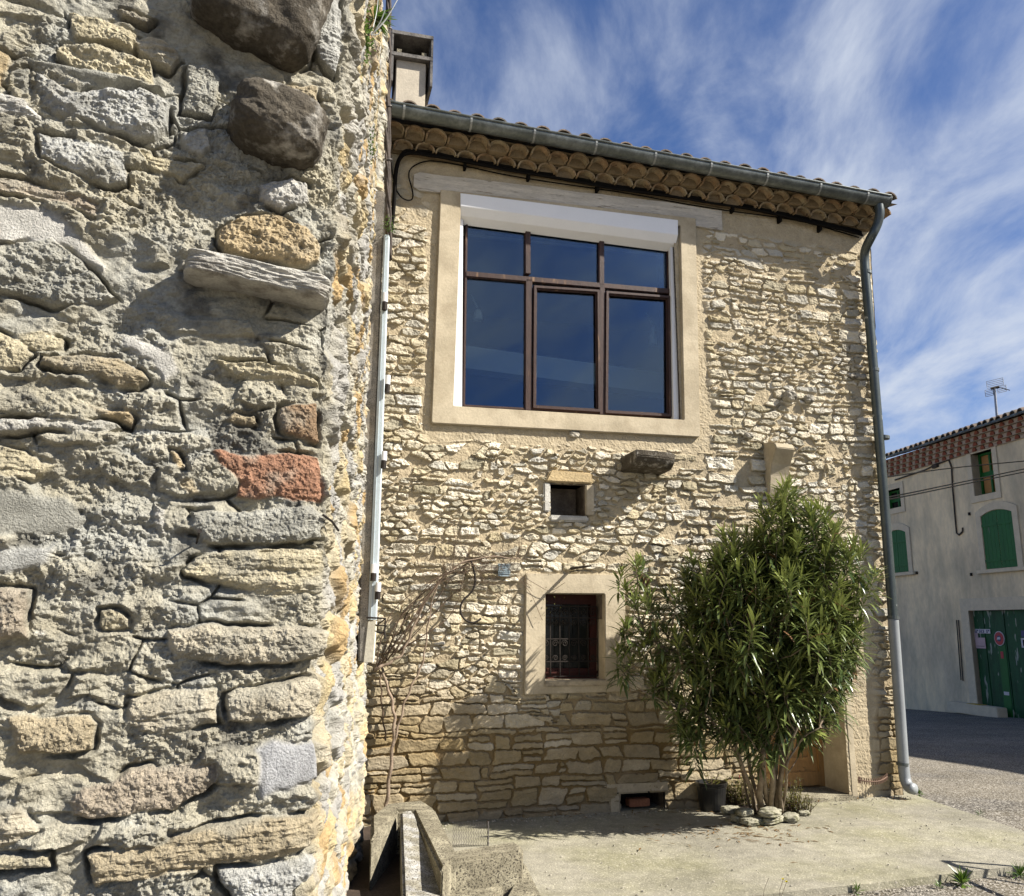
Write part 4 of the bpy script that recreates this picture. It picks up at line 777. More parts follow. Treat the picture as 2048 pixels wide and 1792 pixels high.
# ---- ironwork on the front
mb = MB(); a = fl(1143, 1137, .03); b = fl(1173, 1140, .50); mb.tube([(a[0], 0, a[2]), (a[0], -.05, a[2]), (a[0] + .0, -.56, a[2] - .01)], [.014, .014, .007], 8)
o = mb.build('iron_rod', M_iron, None); o.location = tuple(G0); o.rotation_euler = (0, 0, YAW); tag(o, 'short iron rod sticking out above the small barred window', 'rod')
mb = MB(); pts = [fl(x, y, .14) for x, y in ((942, 1120), (948, 1140), (951, 1160), (948, 1178), (938, 1190), (926, 1200), (920, 1215), (922, 1230), (932, 1242), (945, 1246), (955, 1243), (962, 1237))]
mb.tube([fl(942, 1120, .0)] + smooth_path(pts, 2), .009, 7); o = mb.build('iron_hook', M_iron, None, smooth=True); o.location = tuple(G0); o.rotation_euler = (0, 0, YAW); tag(o, 'curved S-shaped iron hook on the wall behind the bare climber', 'hook')
# ================================================================== POST, TRUNKING AND IRON BRACKET AT THE END OF THE WALL
PY = 6.35
def aP(x, y, d=0): return atY(x, y, PY + d)
mb = MB(); q = [aP(716, 1325), aP(735.5, 1325), aP(770, 380), aP(731, 380)]
mb.prism([tuple(p) for p in q], [tuple(p + np.array([-.10, .45, 0])) for p in q]); og = tuple(aP(728, 1325)); post = mb.build('concrete_post', M_post, origin=og, bevel=.012); tag(post, 'tall speckled grey concrete post set against the end of the rubble wall', 'post')
mb = MB(); q = [aP(736, 1240), aP(752, 1240), aP(778, 470), aP(768, 470)]
mb.prism([tuple(p + np.array([0, -.01, 0])) for p in q], [tuple(p + np.array([0, .05, 0])) for p in q])
q2 = [aP(741, 1240), aP(744, 1240), aP(773, 470), aP(771, 470)]; mb.prism([tuple(p + np.array([0, -.018, 0])) for p in q2], [tuple(p + np.array([0, -.011, 0])) for p in q2])
og = tuple(aP(744, 1240)); tr_ = mb.build('cable_trunking', M_trunk, origin=og, bevel=.003); tag(tr_, 'long pale blue plastic cable trunking strip running up the post edge', 'trunking')
for (x, y) in ((770, 603), (775, 768), (768, 920), (747, 1145), (756, 1182)):
    a, b, c_ = aP(x + 1, y - 17, -.03), aP(x, y + 1, -.03), aP(x - 1, y + 17, -.03); mb = MB(); mb.tube([a, b], .020, 10); o = mb.build('insulator', M_white, tr_); o.location = -Vector(og); mb = MB(); mb.tube([b, c_], .021, 10); o2 = mb.build('insulator_band', M_iron, o)
mb = MB(); q = [aP(727, 1325), aP(746, 1325), aP(752, 1242), aP(736, 1242)]
mb.prism([tuple(p + np.array([0, -.006, 0])) for p in q], [tuple(p + np.array([0, .06, 0])) for p in q]); og2 = tuple(aP(737, 1325)); tag(mb.build('wooden_batten', mat('cream painted batten', (.62, .58, .47), var=.12, bump=.3), origin=og2, bevel=.003), 'short cream painted batten below the blue trunking', 'batten')
mb = MB(); P_ = lambda x, y: aP(x, y, -.06); mb.tube([P_(733, 1235), P_(771, 1237), P_(769, 1262), P_(771, 1278)], .008, 6); mb.tube([P_(750, 1250), P_(774, 1252), P_(768, 1258)], .006, 6); mb.tube([P_(750, 1262), P_(768, 1266)], .005, 6); mb.tube([P_(752, 1252), P_(770, 1238)], .005, 6)
tag(mb.build('iron_bracket', M_iron, origin=tuple(P_(750, 1240))), 'small rusty iron bracket under the blue trunking strip', 'bracket')
# nails in the front of the wall
for (x, y, x2, y2) in ((397, 1068, 393, 1087),):
    s0, z0 = fw(x, y); s1, z1 = fw(x2, y2); mb = MB(); mb.tube([FWp(s1, z1, .0), FWp(s0, z0, .065)], .0022, 6); mb.tube([FWp(s0, z0, .063), FWp(s0, z0, .067)], .005, 8); tag(mb.build('nail', M_iron, origin=tuple(FWp(s1, z1, 0))), 'long iron nail under the grey block of the near wall', 'nail')
mb = MB(); a = atY(646, 1030, 1.97); b = atY(677, 1061, 2.05); mb.tube([a, (a + b) / 2 + np.array([.002, 0, .004]), b], .0028, 6); tag(mb.build('nail', M_iron, origin=tuple(a)), 'bent nail sticking out from the corner of the near wall', 'nail')
# ================================================================== CONCRETE BLOCKS ON THE GROUND
def slab_px(name, px, z, th, mt, bev=.012, d0=None):
    top = [gnd(x, y, z) for x, y in px]; og = np.mean(top, 0); og[2] = z - th; mb = MB()
    mb.prism([tuple(p) for p in top], [(p[0], p[1], p[2] - th) for p in top]); return mb.build(name, mt, origin=tuple(og), bevel=bev)
o = slab_px('concrete_block', [(742, 1632), (772, 1607), (845, 1600), (870, 1616), (912, 1700), (1030, 1682), (1047, 1692), (1043, 1703), (905, 1719), (884, 1742), (826, 1620), (797, 1620), (742, 1682)], .30, .32, M_concrete, .02)
tag(o, 'L-shaped pebbly concrete coping block lying beside the wall', 'concrete block')
def wedge(name, topq, z0, z1, lab, mt):
    a, b, c_, d_ = topq; A, B = gnd(*a, z=z1), gnd(*b, z=z1); C_, D_ = gnd(*c_, z=z0), gnd(*d_, z=z0); mb = MB(); t_ = [A, B, C_, D_]
    mb.prism([tuple(p) for p in t_], [(p[0], p[1], 0) for p in t_]); og = np.mean(t_, 0); og[2] = 0; return tag(mb.build(name, mt, origin=tuple(og), bevel=.015), lab, 'concrete block')
M_conc2 = mat('pale mottled concrete', (.26, .24, .185), var=.35, vscale=14, bump=.9, bscale=80, color2=(.42, .41, .38), c2scale=8, speck=(95, (.10, .09, .075), .55, .61), rough=.95, spec=.1)  # mottled paler than the other concrete blocks
o = wedge('concrete_block', ((801, 1622), (826, 1620), (892, 1788), (808, 1840)), .17, .315, 'narrow sloping concrete block wedged inside the L-shaped coping', M_conc2)
o = slab_px('concrete_block', [(890, 1764), (1038, 1728), (985, 1800), (972, 1830), (905, 1850)], .13, .14, M_concrete, .01); tag(o, 'flat concrete paver in front of the L-shaped coping', 'concrete block')
o = slab_px('concrete_block', [(1042, 1722), (1052, 1728), (1085, 1795), (1075, 1840), (990, 1832), (1045, 1736)], .13, .14, M_concrete, .01); tag(o, 'tapering concrete paver at the right end of the coping', 'concrete block')
# ================================================================== FAR BUILDING
FB = np.array([12.5, 22.0, 0]); fdir = np.array([-.1435, 1.0, 0]); fdir /= np.linalg.norm(fdir); fnr = np.array([-fdir[1], fdir[0], 0])  # runs away from us, normal faces left
if fnr @ (CAM - FB) < 0: fnr = -fnr
far = empty('village_house', (FB[0], FB[1], -.66), atan2(fdir[1], fdir[0]), 'shaded beige rendered village house with green shutters and a clay tile eave', 'house')
def fb(x, y, w=0.0):
    d = ray(x, y); t = ((FB + fnr * w - CAM) @ fnr) / (d @ fnr); p = CAM + d * t; return float((p - FB) @ fdir), float(p[2] + .66)
# local axes: X along fdir, Z up, Y = towards the inside (depth)
YS = 1 if np.cross(np.array([0, 0, 1.]), fdir) @ fnr < 0 else -1      # +Y local is cross(z, fdir)
class FMB(MB):
    def bx(s, u0, u1, v0, v1, w0, w1): # w outwards
        y0, y1 = sorted((-w0 * YS, -w1 * YS)); return s.box(min(u0, u1), max(u0, u1), y0, y1, min(v0, v1), max(v0, v1))
    def poly(s, pts, w0, w1): return s.prism([(u, -w1 * YS, v) for u, v in pts], [(u, -w0 * YS, v) for u, v in pts])
    def frame(s, o, i, w0, w1): return s.ring(o, i, -w1 * YS, -w0 * YS)
M_fw = mat('aged beige render', (.82, .66, .42), speck=(1.6, (.46, .40, .28), .48, .80), var=.14, vscale=1.2, bump=.3, bscale=20, bdist=.01, color2=(.58, .48, .33), c2scale=.7, c2lo=.45, c2hi=.65, rough=.95, spec=.1, stretch=(1, 1, .45))
M_fs = mat('pinkish grey stone trim', (.64, .54, .38), var=.10, bump=.3, rough=.95, spec=.1)
M_green = mat('green painted shutter', (.012, .11, .018), var=.15, vscale=3, bump=.1, rough=.55, speck=(9, (.10, .13, .09), .74, .77), stretch=(1, 1, .3))
M_green2 = mat('peeling green door', (.010, .065, .020), var=.35, vscale=3, bump=.2, rough=.6, speck=(3.5, (.25, .27, .22), .64, .68), stretch=(2.2, 1, .6))
M_board = mat('orange board', (.42, .21, .07), var=.15, bump=.1)
eL, eR = fb(1772, 927), fb(2047, 839)
def eave(u): return eL[1] + (eR[1] - eL[1]) * (u - eL[0]) / (eR[0] - eL[0])
Uf0, Uf1 = 6.5, -24.0
gq = [fb(1937.5, 1222), fb(2047, 1218), fb(2048, 1424), fb(1946, 1414)]
uo = [fb(1944, 908), fb(1984, 898), fb(1991, 984), fb(1951, 993)]; uoH = (min(uo[1][0], uo[2][0]), max(uo[0][0], uo[3][0]), uo[3][1] * .5 + uo[2][1] * .5, (uo[0][1] + uo[1][1]) / 2)
ul = [fb(1777, 983), fb(1801, 975), fb(1804, 1013), fb(1779, 1019)]; ulH = ((ul[1][0] + ul[2][0]) / 2, (ul[1][0] + ul[2][0]) / 2 + .95, ul[2][1], ul[1][1])
gH = (gq[0][0] - 3.1, gq[0][0], -.6, (gq[0][1] + gq[1][1]) / 2)
def holes_wall(mb, holes, u0, u1, v0, vtop, w0, w1):
    usx = sorted({u0, u1} | {h[0] for h in holes} | {h[1] for h in holes}); vsx = sorted({v0, 9.0} | {h[2] for h in holes} | {h[3] for h in holes})
    for i in range(len(usx) - 1):
        for j in range(len(vsx) - 1):
            cu, cv = (usx[i] + usx[i + 1]) / 2, (vsx[j] + vsx[j + 1]) / 2
            if any(h[0] < cu < h[1] and h[2] < cv < h[3] for h in holes): continue
            a, b = usx[i], usx[i + 1]; ta, tb = (vsx[j + 1], vsx[j + 1]) if vsx[j + 1] < 8.9 else (vtop(a), vtop(b))
            mb.poly([(a, vsx[j]), (b, vsx[j]), (b, tb), (a, ta)], w0, w1)
mb = FMB(); holes_wall(mb, [gH, uoH, ulH], Uf1, Uf0, -1.6, eave, -.45, 0); mb.build('front_wall', M_fw, far)
mb = FMB(); mb.poly([(Uf1, -1.6), (Uf0, -1.6), (Uf0, eave(Uf0)), (Uf1, eave(Uf1))], -8, -7.9); mb.poly([(Uf0 - .1, -1.6), (Uf0, -1.6), (Uf0, eave(Uf0)), (Uf0 - .1, eave(Uf0))], -7.9, -.45); mb.poly([(Uf1, -1.6), (Uf1 + .1, -1.6), (Uf1 + .1, eave(Uf1)), (Uf1, eave(Uf1))], -7.9, -.45); mb.build('back_wall', M_fw, far)
# eave: chequered tile soffit, gutter, roof
mb = FMB(); mt2 = FMB(); row_h = .155; nrow = 4; zE = lambda u: eave(u) - .0
for r_ in range(4):
    w = .08 + .085 * r_; zz_ = -.46 + .118 * r_; u = Uf0 - .1 + (r_ % 2) * .16
    mb.poly([(Uf1, zE(Uf1) + zz_ + .0), (Uf0, zE(Uf0) + zz_ + .0), (Uf0, zE(Uf0) + zz_ + .116), (Uf1, zE(Uf1) + zz_ + .116)], -.01, w - .03)
    while u > -6:
        n = 6; pts = [(u + .082 * cos(pi * k / n), zE(u) + zz_ + .012 + .10 * sin(pi * k / n)) for k in range(n + 1)]; mt2.poly(pts, w - .04, w); u -= .32
mb.build('cornice_mortar', mat('pinkish mortar', (.44, .34, .25), var=.1, rough=.95), far); mt2.build('cornice_tiles', mat('red cornice tile', (.24, .07, .035), var=.25, rough=.9), far)
mb = FMB(); mb.poly([(Uf1, zE(Uf1) + .01), (Uf0 + .15, zE(Uf0) + .01), (Uf0 + .15, zE(Uf0) + .065), (Uf1, zE(Uf1) + .065)], .39, .50); mb.build('gutter', M_zinc, far, bevel=.02)
rp = tan(radians(17)); rf = empty('roof'); rf.parent = far
mb = FMB(); zr = lambda u, w: zE(u) + .05 + (.45 - w) * rp
def fadd(m, pts, f): m.add([(u, -w * YS, v) for u, w, v in pts], f)
fadd(mb, [(Uf1, .45, zr(Uf1, .45)), (Uf0 + .15, .45, zr(Uf0, .45)), (Uf0 + .15, -4, zr(Uf0, -4)), (Uf1, -4, zr(Uf1, -4)), (Uf0 + .15, -8.1, zr(Uf0, .45)), (Uf1, -8.1, zr(Uf1, .45))], [(0, 1, 2, 3), (3, 2, 4, 5)])
u = Uf0 + .1
while u > -7.5:
    n = 6
    for s_ in range(10):
        w0, w1 = .50 - s_ * .44 + random.uniform(-.02, .02), .50 - s_ * .44 - .47; m = n + 1
        V = [(u + .098 * cos(pi * k / n), w0, zr(u, w0) + .012 + .105 * sin(pi * k / n)) for k in range(m)] + [(u + .084 * cos(pi * k / n), w0, zr(u, w0) + .0 + .085 * sin(pi * k / n)) for k in range(m)] + [(u + .085 * cos(pi * k / n), w1, zr(u, w1) - .01 + .095 * sin(pi * k / n)) for k in range(m)]
        fadd(mb, V, [(k, k + 1, 2 * m + k + 1, 2 * m + k) for k in range(n)] + [(k, m + k, m + k + 1, k + 1) for k in range(n)])
    u -= .245
mb.build('roof_tiles', M_rooftile, rf)
a, b = fb(1845, 905), fb(1915, 872); mb = FMB(); mb.poly([(a[0] + .3, a[1] - 1.0), (b[0], b[1] - 1.0), (b[0], b[1] + .35), (a[0] + .1, a[1] + .55), (a[0] + .6, a[1] - .2)], -3.2, -2.5); mb.build('dormer', M_fw, rf)
# windows and shutters
def arched(cx, u0, u1, v0, v1, rise, n=10): return [(u0, v0), (u1, v0)] + [(u1 + (u0 - u1) * k / n, v1 + rise * (1 - (2 * k / n - 1) ** 2)) for k in range(n + 1)]
def shutters(name, px, label_w):
    (x0, y0), (x1, y1), (x2, y2), (x3, y3) = px; c = [fb(*p) for p in px]; u1 = (c[0][0] + c[3][0]) / 2; u0 = (c[1][0] + c[2][0]) / 2; vb = (c[2][1] + c[3][1]) / 2; vt = (c[0][1] + c[1][1]) / 2
    if label_w: u1 = u0 + 1.0
    m = FMB(); inner = arched(0, u0, u1, vb, vt, .12); outer = arched(0, u0 - .19, u1 + .19, vb - .0, vt + .12, .20); m.frame(outer, inner, -.02, .035); wn = m.build('window', M_fs, far)
    m = FMB(); m.bx(u0 - .30, u1 + .30, vb - .10, vb - .002, 0, .10); m.build('window_sill', M_fs, wn, bevel=.01)
    um = (u0 + u1) / 2
    for (a_, b_) in ((u0 + .005, um - .006), (um + .006, u1 - .005)):
        nbd = 4; s_ = None; m = FMB()
        for k in range(nbd):
            ua = a_ + (b_ - a_) * k / nbd; ub = a_ + (b_ - a_) * (k + 1) / nbd - .006
            f = lambda u: vt + .12 * (1 - (2 * (u - u0) / (u1 - u0) - 1) ** 2); m.poly([(ua, vb + .01), (ub, vb + .01), (ub, f(ub) - .01), (ua, f(ua) - .01)], -.03, .012)
        for vv in (vb + .22, vt - .25): m.bx(a_, b_, vv - .035, vv + .035, .012, .028)
        m.build('shutter', M_green, wn)
    m = FMB(); m.bx(u0, u1, vb, vt, -.06, -.035); m.build('backing_board', M_dark, wn)
shutters('w', [(1965, 1035), (2026, 1020), (2037, 1133), (1972, 1140)], False)
shutters('w', [(1783, 1070), (1813, 1063), (1819, 1142), (1788, 1148)], True)
def open_window(H, boards):
    u0, u1, v0, v1 = H; m = FMB(); m.frame([(u0 - .17, v1 + .17), (u1 + .17, v1 + .17), (u1 + .17, v0 - .17), (u0 - .17, v0 - .17)], [(u0, v1), (u1, v1), (u1, v0), (u0, v0)], -.30, .03); wn = m.build('window', M_fs, far)
    m = FMB(); e = .06; m.frame([(u0, v1), (u1, v1), (u1, v0), (u0, v0)], [(u0 + e, v1 - e), (u1 - e, v1 - e), (u1 - e, v0 + e), (u0 + e, v0 + e)], -.28, -.20); m.bx(u0 + e, u1 - e, (v0 + v1) / 2 - .06, (v0 + v1) / 2 + .06, -.27, -.21); m.bx((u0 + u1) / 2 - .03, (u0 + u1) / 2 + .03, v0 + e, v1 - e, -.275, -.205); m.build('sash', M_green, wn)
    m = FMB(); m.bx(u0 + e, u1 - e, v0 + e, v1 - e, -.26, -.25); m.build('pane', M_board if boards else M_glass2, wn)
    m = FMB(); m.bx(u0, u1, v0, v1, -.42, -.40); m.build('dark_room', M_dark, wn)
open_window(uoH, True); open_window(ulH, False)
# garage door
u0, u1, v0, v1 = gH; m = FMB(); vbz = fb(1990, 1418)[1]
m.frame([(u0 - .35, v1 + .32), (u1 + .30, v1 + .32), (u1 + .30, -1.2), (u0 - .35, -1.2)], [(u0, v1), (u1, v1), (u1, -1.201), (u0, -1.201)], -.2, .025); m.build('door_surround', M_fs, far)
m = FMB(); nb_ = 8
for k in range(nb_):
    ua = u0 + (u1 - u0) * k / nb_; ub = u0 + (u1 - u0) * (k + 1) / nb_ - .02; m.bx(ua, ub, -.4, v1 - .01, -.16, -.12 + .012 * (k % 2))
gd = m.build('garage_door', M_green2, far)
m = FMB(); m.bx(u0, u1, -.4, v1, -.20, -.165); m.build('door_backing', M_dark, gd)
def disc(m, cu, cv, r, w0, w1, n=28): m.poly([(cu + r * cos(2 * pi * k / n), cv + r * sin(2 * pi * k / n)) for k in range(n)], w0, w1)
sx, sy = 1999.5, 1277; cu, cv = fb(sx, sy, -.1); R0 = abs(fb(sx, 1264, -.1)[1] - fb(sx, 1290, -.1)[1]) / 2
M_red = mat('sign red', (.38, .015, .03), var=.1, rough=.4, bump=0); M_swhite = mat('sign white', (.55, .52, .53), var=.06, rough=.5, bump=0); M_blue = mat('sign blue', (.03, .035, .12), rough=.4, bump=0, var=.1); M_pink = mat('faded pink poster', (.50, .36, .36), var=.08, rough=.8, bump=0)
m = FMB(); disc(m, cu, cv, R0 * 1.12, -.10, -.085); sg = m.build('parking_sign', M_swhite, gd); m = FMB(); disc(m, cu, cv, R0, -.085, -.078); m.build('sign_ring', M_red, sg); m = FMB(); disc(m, cu, cv, R0 * .45, -.078, -.072); m.build('sign_centre', M_blue, sg)
m = FMB(); m.poly([(cu + R0 * .45, cv - R0 * .18), (cu - R0 * .40, cv - R0 * .12), (cu - R0 * .38, cv + R0 * .22), (cu + R0 * .25, cv + R0 * .18)], -.072, -.066); m.build('sign_patch', M_swhite, sg)
def plate(name, x0, x1, y0, y1, mt, par, th=.012, base=-.105):
    a, b = fb(x0, y0, -.1), fb(x1, y1, -.1); m = FMB(); m.bx(b[0], a[0], b[1], a[1], base, base + th); return m.build(name, mt, par), a, b
pl_, a, b = plate('number_plate', 1950, 1981, 1258, 1267, M_swhite, gd)
def glyph_row(a, b, txt, par, w, mt=M_blue):
    G = {'N': '1011 1101 1011', 'A': '1111 1010 1111', '3': '1001 1011 1111', '2': '1011 1011 1101', '°': '1100 1100 0000', 'S': '1101 1011 1011', 'T': '1000 1111 1000', 'I': '0000 1111 0000', 'O': '1111 1001 1111', 'G': '1111 1001 1011', 'R': '1111 1010 1101', 'E': '1111 1011 1001', ' ': '0000 0000 0000'}
    n = len(txt); W_ = abs(a[0] - b[0]) / (n * 4 + 1); Hh_ = abs(a[1] - b[1]); m = FMB()
    for i, ch in enumerate(txt):
        for c_, col in enumerate(G[ch].split()):
            for r_, on in enumerate(col):
                if on == '1': uu = a[0] - (i * 4 + 1 + c_) * W_; vv = a[1] - Hh_ * (.15 + .175 * r_); m.bx(uu - W_, uu, vv - Hh_ * .175, vv, w, w + .004)
    tag(m.build('lettering', mt, par), None)
glyph_row(a, b, 'N°323 N°', pl_, -.093)
p2, a, b = plate('notice', 1941, 1957, 1263, 1281, M_pink, gd); p3, a, b = plate('notice', 1951, 1973, 1275, 1297, M_pink, gd, .010, -.09)
m = FMB(); ua, ub = a[0] - .10 * abs(a[0] - b[0]), b[0] + .1 * abs(a[0] - b[0]); m.bx(ub, ua, b[1] + .05, b[1] + .062, -.08, -.077); m.build('lettering', M_dark, p3)
p4, a, b = plate('number_plate', 2042, 2062, 1261, 1274, M_blue, gd); p5, a, b = plate('notice', 2042, 2066, 1276, 1296, M_swhite, gd); m = FMB(); m.frame([(b[0] + .04, a[1] - .04), (a[0] - .06, a[1] - .04), (a[0] - .06, b[1] + .04), (b[0] + .04, b[1] + .04)], [(b[0] + .09, a[1] - .09), (a[0] - .11, a[1] - .09), (a[0] - .11, b[1] + .09), (b[0] + .09, b[1] + .09)], -.093, -.088); m.build('lettering', M_dark, p5)
pp, a, b = plate('torn_sticker', 2001, 2008, 1303, 1317, M_red, gd); pp, a, b = plate('torn_sticker', 2008, 2019, 1383, 1391, M_swhite, gd)
m = FMB(); a = fb(1996, 1290, -.1); m.bx(a[0] - 1.6 * R0, a[0], -.3, a[1], -.108, -.098); m.build('door_strip', M_green, gd)
# cables and fittings on the far house
m = FMB(); fp = lambda x, y, w=.03: (lambda q: (q[0], -w * YS, q[1]))(fb(x, y, w))
m.tube([fp(1898, 921), fp(1903, 935), fp(1905, 975), fp(1908, 1010), fp(1911, 1045), fp(1913, 1066), fp(1918, 1070), fp(1925, 1063), fp(1925, 1055)], .022, 6)
m.tube([fp(1790, 960), fp(1850, 940), fp(1866, 932), fp(1900, 918), fp(1960, 898), fp(2048, 868), fp(2100, 850)], .022, 6); m.tube([fp(1866, 934), fp(1876, 930)], .06, 6); m.build('cable', M_cable, far)
for (x, y) in ((1835, 1145), (1944, 1148), (1940, 1027)): m = FMB(); q = fb(x, y); m.bx(q[0] - .022, q[0] + .022, q[1] - .05, q[1] + .03, 0, .05); m.build('shutter_catch', M_iron, far)
m = FMB(); m.tube([fp(1913, 1240), fp(1922, 1360)], .014, 6); m.tube([fp(1917, 1240), fp(1926, 1362)], .014, 6); m.build('conduit', M_cable, far)
q = gnd(1950, 1414, -.66); qb = fb(1960, 1414, .2)
# antenna on the far roof
A0 = fb(1994, 842, -1.5); aw = FB + fdir * A0[0] + fnr * (-1.5) + np.array([0, 0, A0[1] - .66]); aT = FB + fdir * fb(1989, 776, -1.5)[0] + fnr * (-1.5) + np.array([0, 0, fb(1989, 776, -1.5)[1] - .66])
ant = empty('tv_antenna', tuple(aw - np.array([0, 0, .3])), 0, 'television aerial with wire grids on a thin mast above the far roof', 'antenna'); a0 = aw - np.array([0, 0, .3])
AS = .5
M_alu = mat('dull aluminium', (.30, .31, .33), metal=.5, rough=.5, bump=0)
mb = MB(); mb.tube([aw - a0 - np.array([0, 0, .3]), aT - a0], .035, 8); mb.build('mast', M_alu, ant)
T_ = aT - a0; ex = np.array([1, -.15, .22]); ex /= np.linalg.norm(ex)
for (dz, w_, h_, dxx) in ((.14, .46, .20, .03), (-.10, .22, .19, -.16), (-.08, .24, .18, .20)):
    mb = MB(); c_ = T_ + ex * dxx + np.array([0, 0, dz])
    for k in range(5): mb.tube([c_ - ex * w_ / 2 + np.array([0, 0, h_ * (k / 4 - .5)]), c_ + ex * w_ / 2 + np.array([0, 0, h_ * (k / 4 - .5)])], .008, 5)
    for s_ in (-1, 1): mb.tube([c_ + ex * w_ / 2 * s_ + np.array([0, 0, -h_ / 2]), c_ + ex * w_ / 2 * s_ + np.array([0, 0, h_ / 2])], .008, 5)
    mb.build('wire_grid', M_alu, ant)
mb = MB(); mb.tube([T_ + ex * -.10, T_ + ex * .12], .035, 6); mb.tube([T_ + ex * .1, T_ + np.array([.25, -.3, -.15])], .012, 5); mb.build('boom', M_iron, ant)
# overhead wires crossing in front of the far house
for (pa, pb, dA, dB, nm) in (((1700, 1005), (2120, 985 - 58), 17, 15, 'upper of the three thin wires strung across in front of the far house'), ((1700, 1012), (2120, 922), 16.5, 14.5, 'middle wire of the pair strung low across in front of the far house'), ((1700, 1022), (2120, 926), 16.5, 14.5, 'lowest wire strung across in front of the far house')):
    pass
def wire(lst, lab):
    pts = [atY(x, y, Yd) for x, y, Yd in lst]; mb = MB(); mb.tube(smooth_path(pts, 1), .011, 6); tag(mb.build('overhead_wire', M_black, origin=tuple(pts[0])), lab, 'wire', None)
wire([(1700, 965, 9.2), (1800, 950, 12), (1900, 936, 14), (2048, 922, 15), (2400, 890, 17)], 'topmost thin overhead wire crossing in front of the far beige house')
wire([(1700, 1008, 9.2), (1800, 990, 12), (1905, 968, 14), (2048, 938, 15), (2400, 865, 17)], 'thicker middle overhead wire passing just above the lowest one')
wire([(1700, 1012, 9.2), (1800, 995, 12), (1905, 973, 14), (2048, 944, 15), (2400, 872, 17)], 'lowest overhead wire crossing in front of the far beige house')
# gutter stone with yellow paint at the foot of the garage
q = fb(1975, 1413, .12); mb = FMB(); mb.bx(q[0] - .6, q[0] + 1.4, q[1] - .25, q[1] + .02, .02, .30); mb.build('threshold', M_fs, far, bevel=.02)
mb = FMB(); mb.bx(q[0] + .1, q[0] + .6, q[1] + .021, q[1] + .027, .04, .28); mb.build('paint_patch', mat('yellow road paint', (.55, .35, .05), var=.2, bump=0), far)
# ================================================================== PLANTS
def unit(v): v = np.array(v, float); return v / (np.linalg.norm(v) + 1e-9)
R_ = np.random.RandomState(5)
class Leaves:
    """many small lance-shaped leaves gathered into one mesh"""
    def __init__(s): s.V = []; s.C = []; s.n = 0; s.F = []
    def leaf(s, p, d, up, L, w, droop, col, k=5):
        d = unit(d); side = unit(np.cross(d, up)); nn = unit(np.cross(side, d)); pts = []
        prof = (.12, .75, 1.0, .72, .04) if k == 5 else (.15, 1.0, .05)
        q = np.array(p, float); dd = d.copy(); st = L / (k - 1)
        for i in range(k):
            w_ = w * prof[i] / 2; pts += [q - side * w_ + nn * w_ * .45, q.copy(), q + side * w_ + nn * w_ * .45]
            dd = unit(dd + np.array([0, 0, -1]) * droop / k); q = q + dd * st
        s.V += pts; s.C += [col] * (3 * k); b = s.n
        for i in range(k - 1):
            a = b + 3 * i; s.F += [(a, a + 1, a + 4, a + 3), (a + 1, a + 2, a + 5, a + 4)]
        s.n += 3 * k
    def build(s, name, mt, parent=None, origin=None, smooth=True):
        V = np.array(s.V);
        if origin is not None: V = V - np.array(origin)
        c = np.repeat(np.array(s.C)[:, None], 3, 1); o = np_mesh(name, V, s.F, mt, parent, c, smooth); 
        return o
# ---- oleander in front of the door
OY = 7.20; base = gnd(1535, 1632); base = np.array([base[0], base[1] + .02, 0.02])
def oP(x, y, dy=0): return atY(x, y, OY + dy)
BL = [ (1562, 1040, 70, 80, .30, 30), (1600, 1075, 85, 85, .34, 36), (1500, 1110, 80, 80, .34, 32), (1640, 1160, 90, 100, .40, 52), (1560, 1170, 110, 95, .46, 60), (1455, 1190, 90, 85, .36, 40), (1405, 1150, 45, 65, .24, 16),
       (1600, 1270, 120, 90, .48, 62), (1500, 1290, 110, 90, .46, 58), (1420, 1290, 75, 80, .34, 30), (1665, 1290, 65, 85, .34, 30), (1560, 1370, 110, 70, .42, 46), (1455, 1365, 80, 60, .34, 26), (1645, 1385, 50, 60, .28, 14),
       (1275, 1165, 36, 60, .14, 12), (1262, 1275, 40, 42, .14, 9), (1300, 1320, 40, 40, .14, 7), (1380, 1425, 50, 45, .16, 14), (1345, 1230, 45, 110, .2, 9), (1330, 1330, 45, 50, .16, 8), (1700, 1230, 34, 70, .2, 10), (1690, 1090, 34, 60, .2, 6), (1520, 1250, 120, 120, .60, 26), (1600, 1180, 90, 100, .60, 20), (1480, 1440, 60, 35, .24, 12), (1640, 1455, 26, 30, .12, 5), (1350, 1240, 50, 70, .2, 10) ]
ole = empty('oleander', tuple(base), 0, 'large dark green oleander bush with narrow leaves growing in front of the house door', 'shrub')
stems = []
def stem(px, r0, r1, seed):
    pts = [base + np.array([px[0][0], px[0][1], 0])] + [oP(*q) for q in px[1:]]
    p = smooth_path(pts, 3); n = len(p); wob = [np.array([.012 * sin(i * .5 + seed), .012 * cos(i * .4 + seed), 0]) * min(1, i / 6) for i in range(n)]
    p = [a + b for a, b in zip(p, wob)]; rs = [r0 + (r1 - r0) * i / (n - 1) for i in range(n)]
    mb = MB(); mb.tube(p, rs, 8); o = mb.build('trunk', M_bark, ole, smooth=True); o.location = -Vector(tuple(base)); stems.extend([(q, r_) for q, r_ in zip(p[n // 4:], rs[n // 4:])])
stem([(-.05, -.02), (1520, 1560), (1530, 1490), (1545, 1400, .0), (1560, 1250, -.1), (1565, 1100, -.05), (1568, 1010)], .030, .007, 1)
stem([(.03, -.04), (1545, 1560), (1538, 1480), (1528, 1400), (1500, 1280, -.15), (1470, 1180, -.2)], .026, .006, 2)
stem([(.10, .02), (1560, 1530), (1580, 1470), (1610, 1400, -.05), (1640, 1280, -.1), (1655, 1170)], .024, .006, 3)
